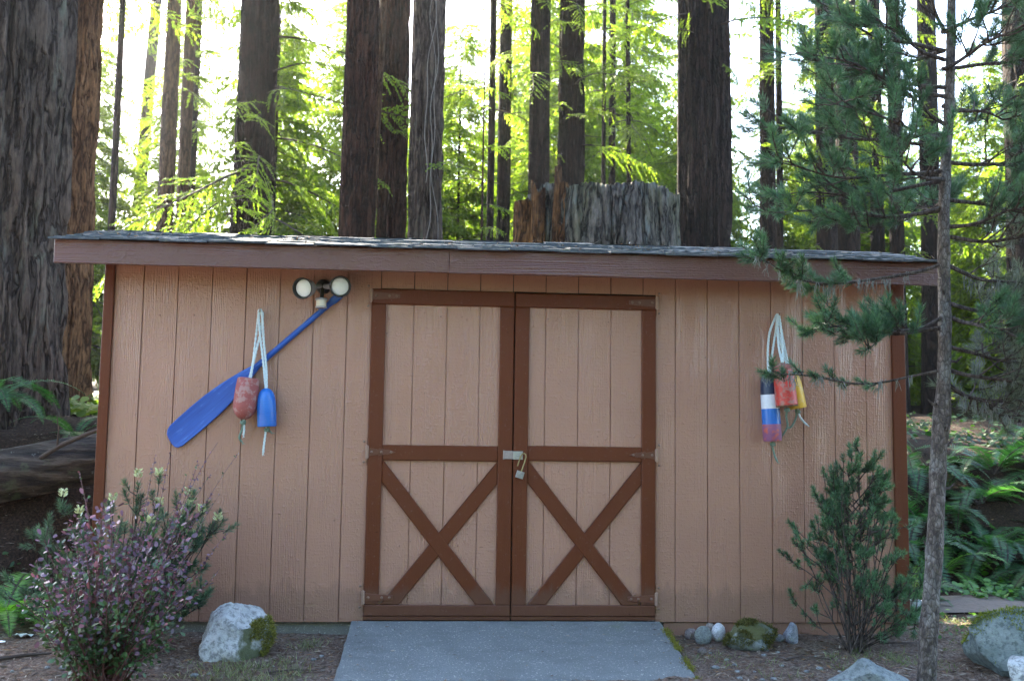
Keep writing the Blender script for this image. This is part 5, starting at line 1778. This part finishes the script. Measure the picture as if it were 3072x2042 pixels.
# ------------------------------------------------------------------ fallen log, twigs, scraps
lg = thing('fallen_log', 'mossy fallen log with cracked bark beside the shed end', 'log', (-3.5, 1.15, .6))
A0, A1 = np.array((-4.7, .86, .52)), np.array((-2.35, 1.62, 1.02))
ax = unit(A1 - A0)
e1 = unit(np.cross(ax, (0, 0, 1)))
e2 = np.cross(e1, ax)
nl, nseg = 90, 48
th = np.linspace(0, 2 * math.pi, nseg, endpoint=False)
V = []
for k in range(nl):
    s = k / (nl - 1)
    c0 = A0 + (A1 - A0) * s
    ln_ = s * 2.5
    nz = np.stack([np.cos(th) * 4, np.sin(th) * 4, np.full(nseg, ln_ * .9)], 1)
    r = .185 * (1 + .28 * (fbm(nz, 4, 61) - .5)) - .02 * np.abs(fbm(nz * np.array((3, 3, 1)), 3, 62) - .5) * 2
    V.append(c0 + np.outer(r * np.cos(th), e1) + np.outer(r * np.sin(th), e2))
V.append(np.tile(A0, (1, 1)))
V.append(np.tile(A1, (1, 1)))
V = np.concatenate(V)
i = np.arange(nseg)
Fl = [tuple(f) for f in np.concatenate([np.stack([k * nseg + i, k * nseg + (i + 1) % nseg, (k + 1) * nseg + (i + 1) % nseg, (k + 1) * nseg + i], 1) for k in range(nl - 1)])]
Fl += [((j + 1) % nseg, j, nl * nseg) for j in range(nseg)] + [((nl - 1) * nseg + j, (nl - 1) * nseg + (j + 1) % nseg, nl * nseg + 1) for j in range(nseg)]
m, t, b_ = newmat('rotting_log_bark')
f1 = noise(t, pos(t, (3, 9, 22)), 1.0, 6, .65)
c_ = ramp(t, f1, [(.36, (.008, .006, .005)), (.52, (.045, .031, .022)), (.68, (.13, .100, .078))])
c_ = mixc(t, ramp(t, noise(t, pos(t), 6, 5, .7), [(.56, 0), (.66, .6)]), c_, (.075, .095, .045))
c_ = mixc(t, ramp(t, noise(t, pos(t), 9, 5, .7), [(.63, 0), (.69, .7)]), c_, (.28, .31, .29))
setin(t, b_, 'Base Color', c_)
setin(t, b_, 'Roughness', .9)
bump(t, b_, f1, 1.0, .04)
mk('trunk', V, Fl, m, lg, smooth=True)
MB().tube([(-3.25, 1.17, .90), (-3.1, 1.12, .99), (-2.9, 1.1, 1.08), (-2.7, 1.12, 1.16)], [.016, .018, .014, .010], 8).build('branch', M['twig'], lg, smooth=True)
MB().tube([(-3.12, 1.12, .98), (-3.10, 1.08, 1.1), (-3.11, 1.06, 1.2)], [.008, .006, .003], 6).build('twig', M['twig'], lg)
sk = [((-2.95, -.62, 0), (-2.72, -.55, .01), (-2.62, -.44, 0), (-2.5, -.42, .01)), ((-1.30, -.75, 0), (-1.15, -.72, .004), (-1.0, -.74, 0)), ((1.5, -.55, 0), (1.62, -.5, .008), (1.78, -.52, 0)), ((2.2, -.2, 0), (2.35, -.25, .01), (2.5, -.2, 0)), ((3.1, .45, 0), (3.4, .42, .02), (3.75, .4, 0))]
sl_ = ['dark knotty stick lying on the soil beside the barberry', 'thin twig lying near the ramp and the pale rock', 'short brown twig in front of the blue-grey stones', 'bent twig lying under the conical pine shrub', 'pale peeled branch lying along the edge of the path']
for k, (ps_, lb) in enumerate(zip(sk, sl_)):
    q = [(x, y, gz1(x, y) + z + .008) for x, y, z in ps_]
    o = MB().tube([tuple(v) for v in smooth_path(q, 14)], [(.016, .006, .007, .007, .018)[k] * (1 - .6 * j / 14) for j in range(15)], 6).build('stick', M['twig'] if k < 4 else M['vine'], None, smooth=True)
    tag(o, lb, 'stick', 'sticks on the ground')
M['paper'] = plain('white_scrap', (.75, .78, .74), .6, 0, .05)
for k, (x, y, lb) in enumerate(((-2.80, -.06, 'crumpled white scrap lying on soil beside the barberry'), (-2.90, -.2, 'narrow white strip lying on soil near the knotty stick'))):
    rr = np.random.default_rng(40 + k)
    gx, gy = np.meshgrid(np.linspace(-1, 1, 7), np.linspace(-1, 1, 5))
    Vv = np.stack([gx.ravel() * (.05, .06)[k], gy.ravel() * (.03, .012)[k], rr.uniform(0, .022, 35) * (1, .5)[k]], 1) + np.array((x, y, gz1(x, y) + .008))
    idx = np.arange(35).reshape(5, 7)
    Fk = np.stack([idx[:-1, :-1], idx[:-1, 1:], idx[1:, 1:], idx[1:, :-1]], -1).reshape(-1, 4)
    tag(mk('scrap', Vv, Fk, M['paper']), lb, 'scrap', 'white scraps on the soil')

# ------------------------------------------------------------------ ground cover: litter, grass, ivy
rr = np.random.default_rng(77)
M['litter'] = attrmat('dry_forest_litter', .9)
n = 41000
x = np.concatenate([rr.uniform(-3.6, 3.8, 30000), rr.uniform(-5.2, -2.4, 5500), rr.uniform(2.5, 6, 5500)])
y = np.concatenate([rr.uniform(-1.3, .35, 30000), rr.uniform(.2, 3.2, 5500), rr.uniform(.2, 3.4, 5500)])
ok = ~((np.abs(x) < .96) & (y > -.93)) & ~((np.abs(x) < 2.5) & (y > 0)) & ~((x > 2.7) & (y > .6) & (y < 1.15) & (rr.uniform(0, 1, n) < .8))
x, y = x[ok], y[ok]
n = len(x)
p = np.stack([x, y, gz(x, y) + .004], 1)
an = rr.uniform(0, 6.28, n)
d = unit(np.stack([np.cos(an), np.sin(an), rr.normal(.03, .12, n)], 1))
A = Leaves()
pal = np.array(((.16, .085, .05), (.10, .055, .035), (.22, .17, .13), (.30, .25, .19), (.07, .05, .04), (.19, .10, .04)))
L = rr.uniform(.012, .06, n)
A.kites(p, d, unit(np.array((0, 0, 1.)) + rr.normal(0, .35, (n, 3))), L, L * rr.uniform(.07, .22, n), pal[rr.integers(0, 6, n)] * rr.uniform(.6, 1.2, (n, 1)), .5)
lv, lc, lf, sv, sf = A.arrays()
tag(mk('forest_litter', lv, lf, M['litter'], col=lc), 'fallen needles and bark flakes strewn over the soil', 'litter', kind='stuff')
M['grass'] = leafmat('grass_blades', .4, .5, 1.4, (1.1, 1.15, .4))


def blades(name, label, centres, per, L, spread, lo, hi, cat, seed):
    rr = np.random.default_rng(seed)
    A = Leaves()
    for (cx, cy) in centres:
        m = per
        xx = cx + rr.normal(0, spread, m)
        yy = cy + rr.normal(0, spread, m)
        d = unit(np.stack([rr.normal(0, .55, m), rr.normal(0, .55, m), np.full(m, .7)], 1))
        c = np.array(lo) + (np.array(hi) - np.array(lo)) * rr.uniform(0, 1, (m, 1))
        A.kites(np.stack([xx, yy, gz(xx, yy)], 1), d, unit(rr.normal(size=(m, 3))), L * rr.uniform(.4, 1.2, m), np.full(m, .0035), c, .3)
    lv, lc, lf, sv, sf = A.arrays()
    return tag(mk(name, lv, lf, M['grass'], col=lc), label, cat, kind='stuff')


blades('grass', 'thin pale green grass growing round the pale rock', [(rr.uniform(-1.70, -1.12), rr.uniform(-.98, -.55)) for k in range(40)] + [(rr.uniform(-1.25, -1.1), rr.uniform(-.3, -.15)) for k in range(5)], 22, .06, .045, (.09, .11, .045), (.30, .31, .17), 'grass', 1)
blades('grass', 'sparse grass and weeds below the conical pine shrub', [(rr.uniform(1.75, 2.4), rr.uniform(-.75, -.35)) for k in range(30)] + [(rr.uniform(2.5, 3.3), rr.uniform(-.5, .5)) for k in range(40)] + [(rr.uniform(.98, 1.5), rr.uniform(-.9, -.3)) for k in range(8)], 14, .05, .04, (.07, .10, .03), (.24, .27, .13), 'grass', 2)


def ivy(name, label, x0, x1, y0, y1, n, seed, s=(.03, .06), lo=(.03, .085, .018), hi=(.085, .19, .04), thr=.45):
    rr = np.random.default_rng(seed)
    x, y = rr.uniform(x0, x1, n), rr.uniform(y0, y1, n)
    ok = fbm(np.stack([x * 3, y * 3, x * 0], 1), 3, seed) > thr
    x, y = x[ok], y[ok]
    m = len(x)
    p = np.stack([x, y, gz(x, y) + rr.uniform(.01, .09, m)], 1)
    an = rr.uniform(0, 6.28, m)
    d = unit(np.stack([np.cos(an), np.sin(an), rr.normal(-.1, .3, m)], 1))
    L = rr.uniform(*s, m)
    V, Fk, c = oval_leaves(p, d, unit(np.array((0, -.3, .9)) + rr.normal(0, .35, (m, 3))), L, L * .8, np.array(lo) + (np.array(hi) - np.array(lo)) * rr.uniform(0, 1, (m, 1)))
    return tag(mk(name, V, Fk, M['grass'], col=c), label, 'ground cover', kind='stuff')


ivy('ground_cover', 'low bright green leaves creeping over the bank beyond the path', 3.3, 6.2, 1.0, 2.1, 2600, 4, (.03, .06), (.04, .12, .022), (.11, .25, .05), thr=.44)
ivy('ground_cover', 'small green weeds at the shed corner beside the young pine', 2.5, 4.2, -.2, .62, 500, 5, (.015, .035), thr=.5)
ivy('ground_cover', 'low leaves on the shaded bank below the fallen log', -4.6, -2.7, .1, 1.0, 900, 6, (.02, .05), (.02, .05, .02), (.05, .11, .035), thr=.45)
ivy('ground_cover', 'sunlit undergrowth leaves behind the fallen log', -6.5, -2.8, 2.6, 6.5, 4200, 7, (.05, .12), (.06, .12, .02), (.16, .20, .04), thr=.35)  # leaf colour lightened to read as sunlit
ivy('ground_cover', 'shady undergrowth leaves on top of the fern bank', 3.5, 9, 3.0, 7.5, 3200, 8, (.03, .08), (.012, .038, .012), (.040, .090, .022), thr=.4)  # leaf colour darkened to stand in for shade on the bank
n = 240
x = rr.uniform(-.92, .9, n)
y = -.05 - .86 * rr.uniform(0, 1, n) ** 1.5
e_ = rr.uniform(0, 1, n) < .45
x = np.where(e_, np.sign(x) * (.9 - np.abs(rr.normal(0, .07, n))), x)
A = Leaves()
an = rr.uniform(0, 6.28, n)
L = rr.uniform(.008, .035, n)
A.kites(np.stack([x, y, np.interp(y, [-.905, -.05], [-.1015, .0165]) + .006], 1), unit(np.stack([np.cos(an), np.sin(an), rr.normal(0, .06, n)], 1)), unit(np.array((0, 0, 1.)) + rr.normal(0, .3, (n, 3))), L, L * rr.uniform(.08, .3, n), pal[rr.integers(0, 6, n)] * rr.uniform(.5, 1.0, (n, 1)))
lv, lc, lf, sv, sf = A.arrays()
tag(mk('ramp_litter', lv, lf, M['litter'], ramp_o, col=lc), kind='stuff')
# moss creeping over the ramp's edge and roof crumbs
xx = np.full(3000, .918) + rr.normal(-.004, .010, 3000)
yy = rr.uniform(-.92, -.1, 3000)
kp = vnoise(np.stack([yy * 7, yy * 0, yy * 0], 1), 3) > .42
zz = np.interp(yy, [-.905, -.05], [-.1015, .0165]) - .002
Pm = np.stack([xx, yy, zz], 1)[kp]
moss_tufts('moss', ramp_o, Pm, np.tile((.3, 0, 1.), (len(Pm), 1)), 2600, (.10, .11, .02), (.28, .25, .05), .010, M['moss'], 9)
n = 320
x = rr.uniform(RX0, RX1, n)
s = rr.uniform(0, .85, n) ** 1.4
y = EY - .03 + s
p = np.stack([x, y, deckz(EY) + (y - EY) * SL + .024 + .012 * s], 1)
A = Leaves()
an = rr.uniform(0, 6.28, n)
A.kites(p, unit(np.stack([np.cos(an), np.sin(an), rr.normal(.1, .3, n)], 1)), unit(np.array((0, 0, 1.)) + rr.normal(0, .4, (n, 3))), rr.uniform(.015, .05, n), rr.uniform(.004, .012, n), pal[rr.integers(0, 6, n)] * 1.2)
lv, lc, lf, sv, sf = A.arrays()
tag(mk('roof_litter', lv, lf, M['litter'], roof, col=lc), kind='stuff')

# ------------------------------------------------------------------ the sunlit air between the trees
hz = MB().box(-165, 165, -45, 265, -6, 26).build('haze', None or M['dark'])
hm = bpy.data.materials.new('haze_air')
hm.use_nodes = True
ht = hm.node_tree
ht.nodes.clear()
ho = ht.nodes.new('ShaderNodeOutputMaterial')
hv = N(ht, 'ShaderNodeVolumePrincipled', {'Color': (0.93, 0.95, 0.97, 1), 'Density': 0.0006, 'Anisotropy': 0.8})
ht.links.new(hv.outputs[0], ho.inputs['Volume'])
hz.data.materials[0] = hm
tag(hz, 'thin sunlit haze hanging between the trees', 'haze', kind='stuff')
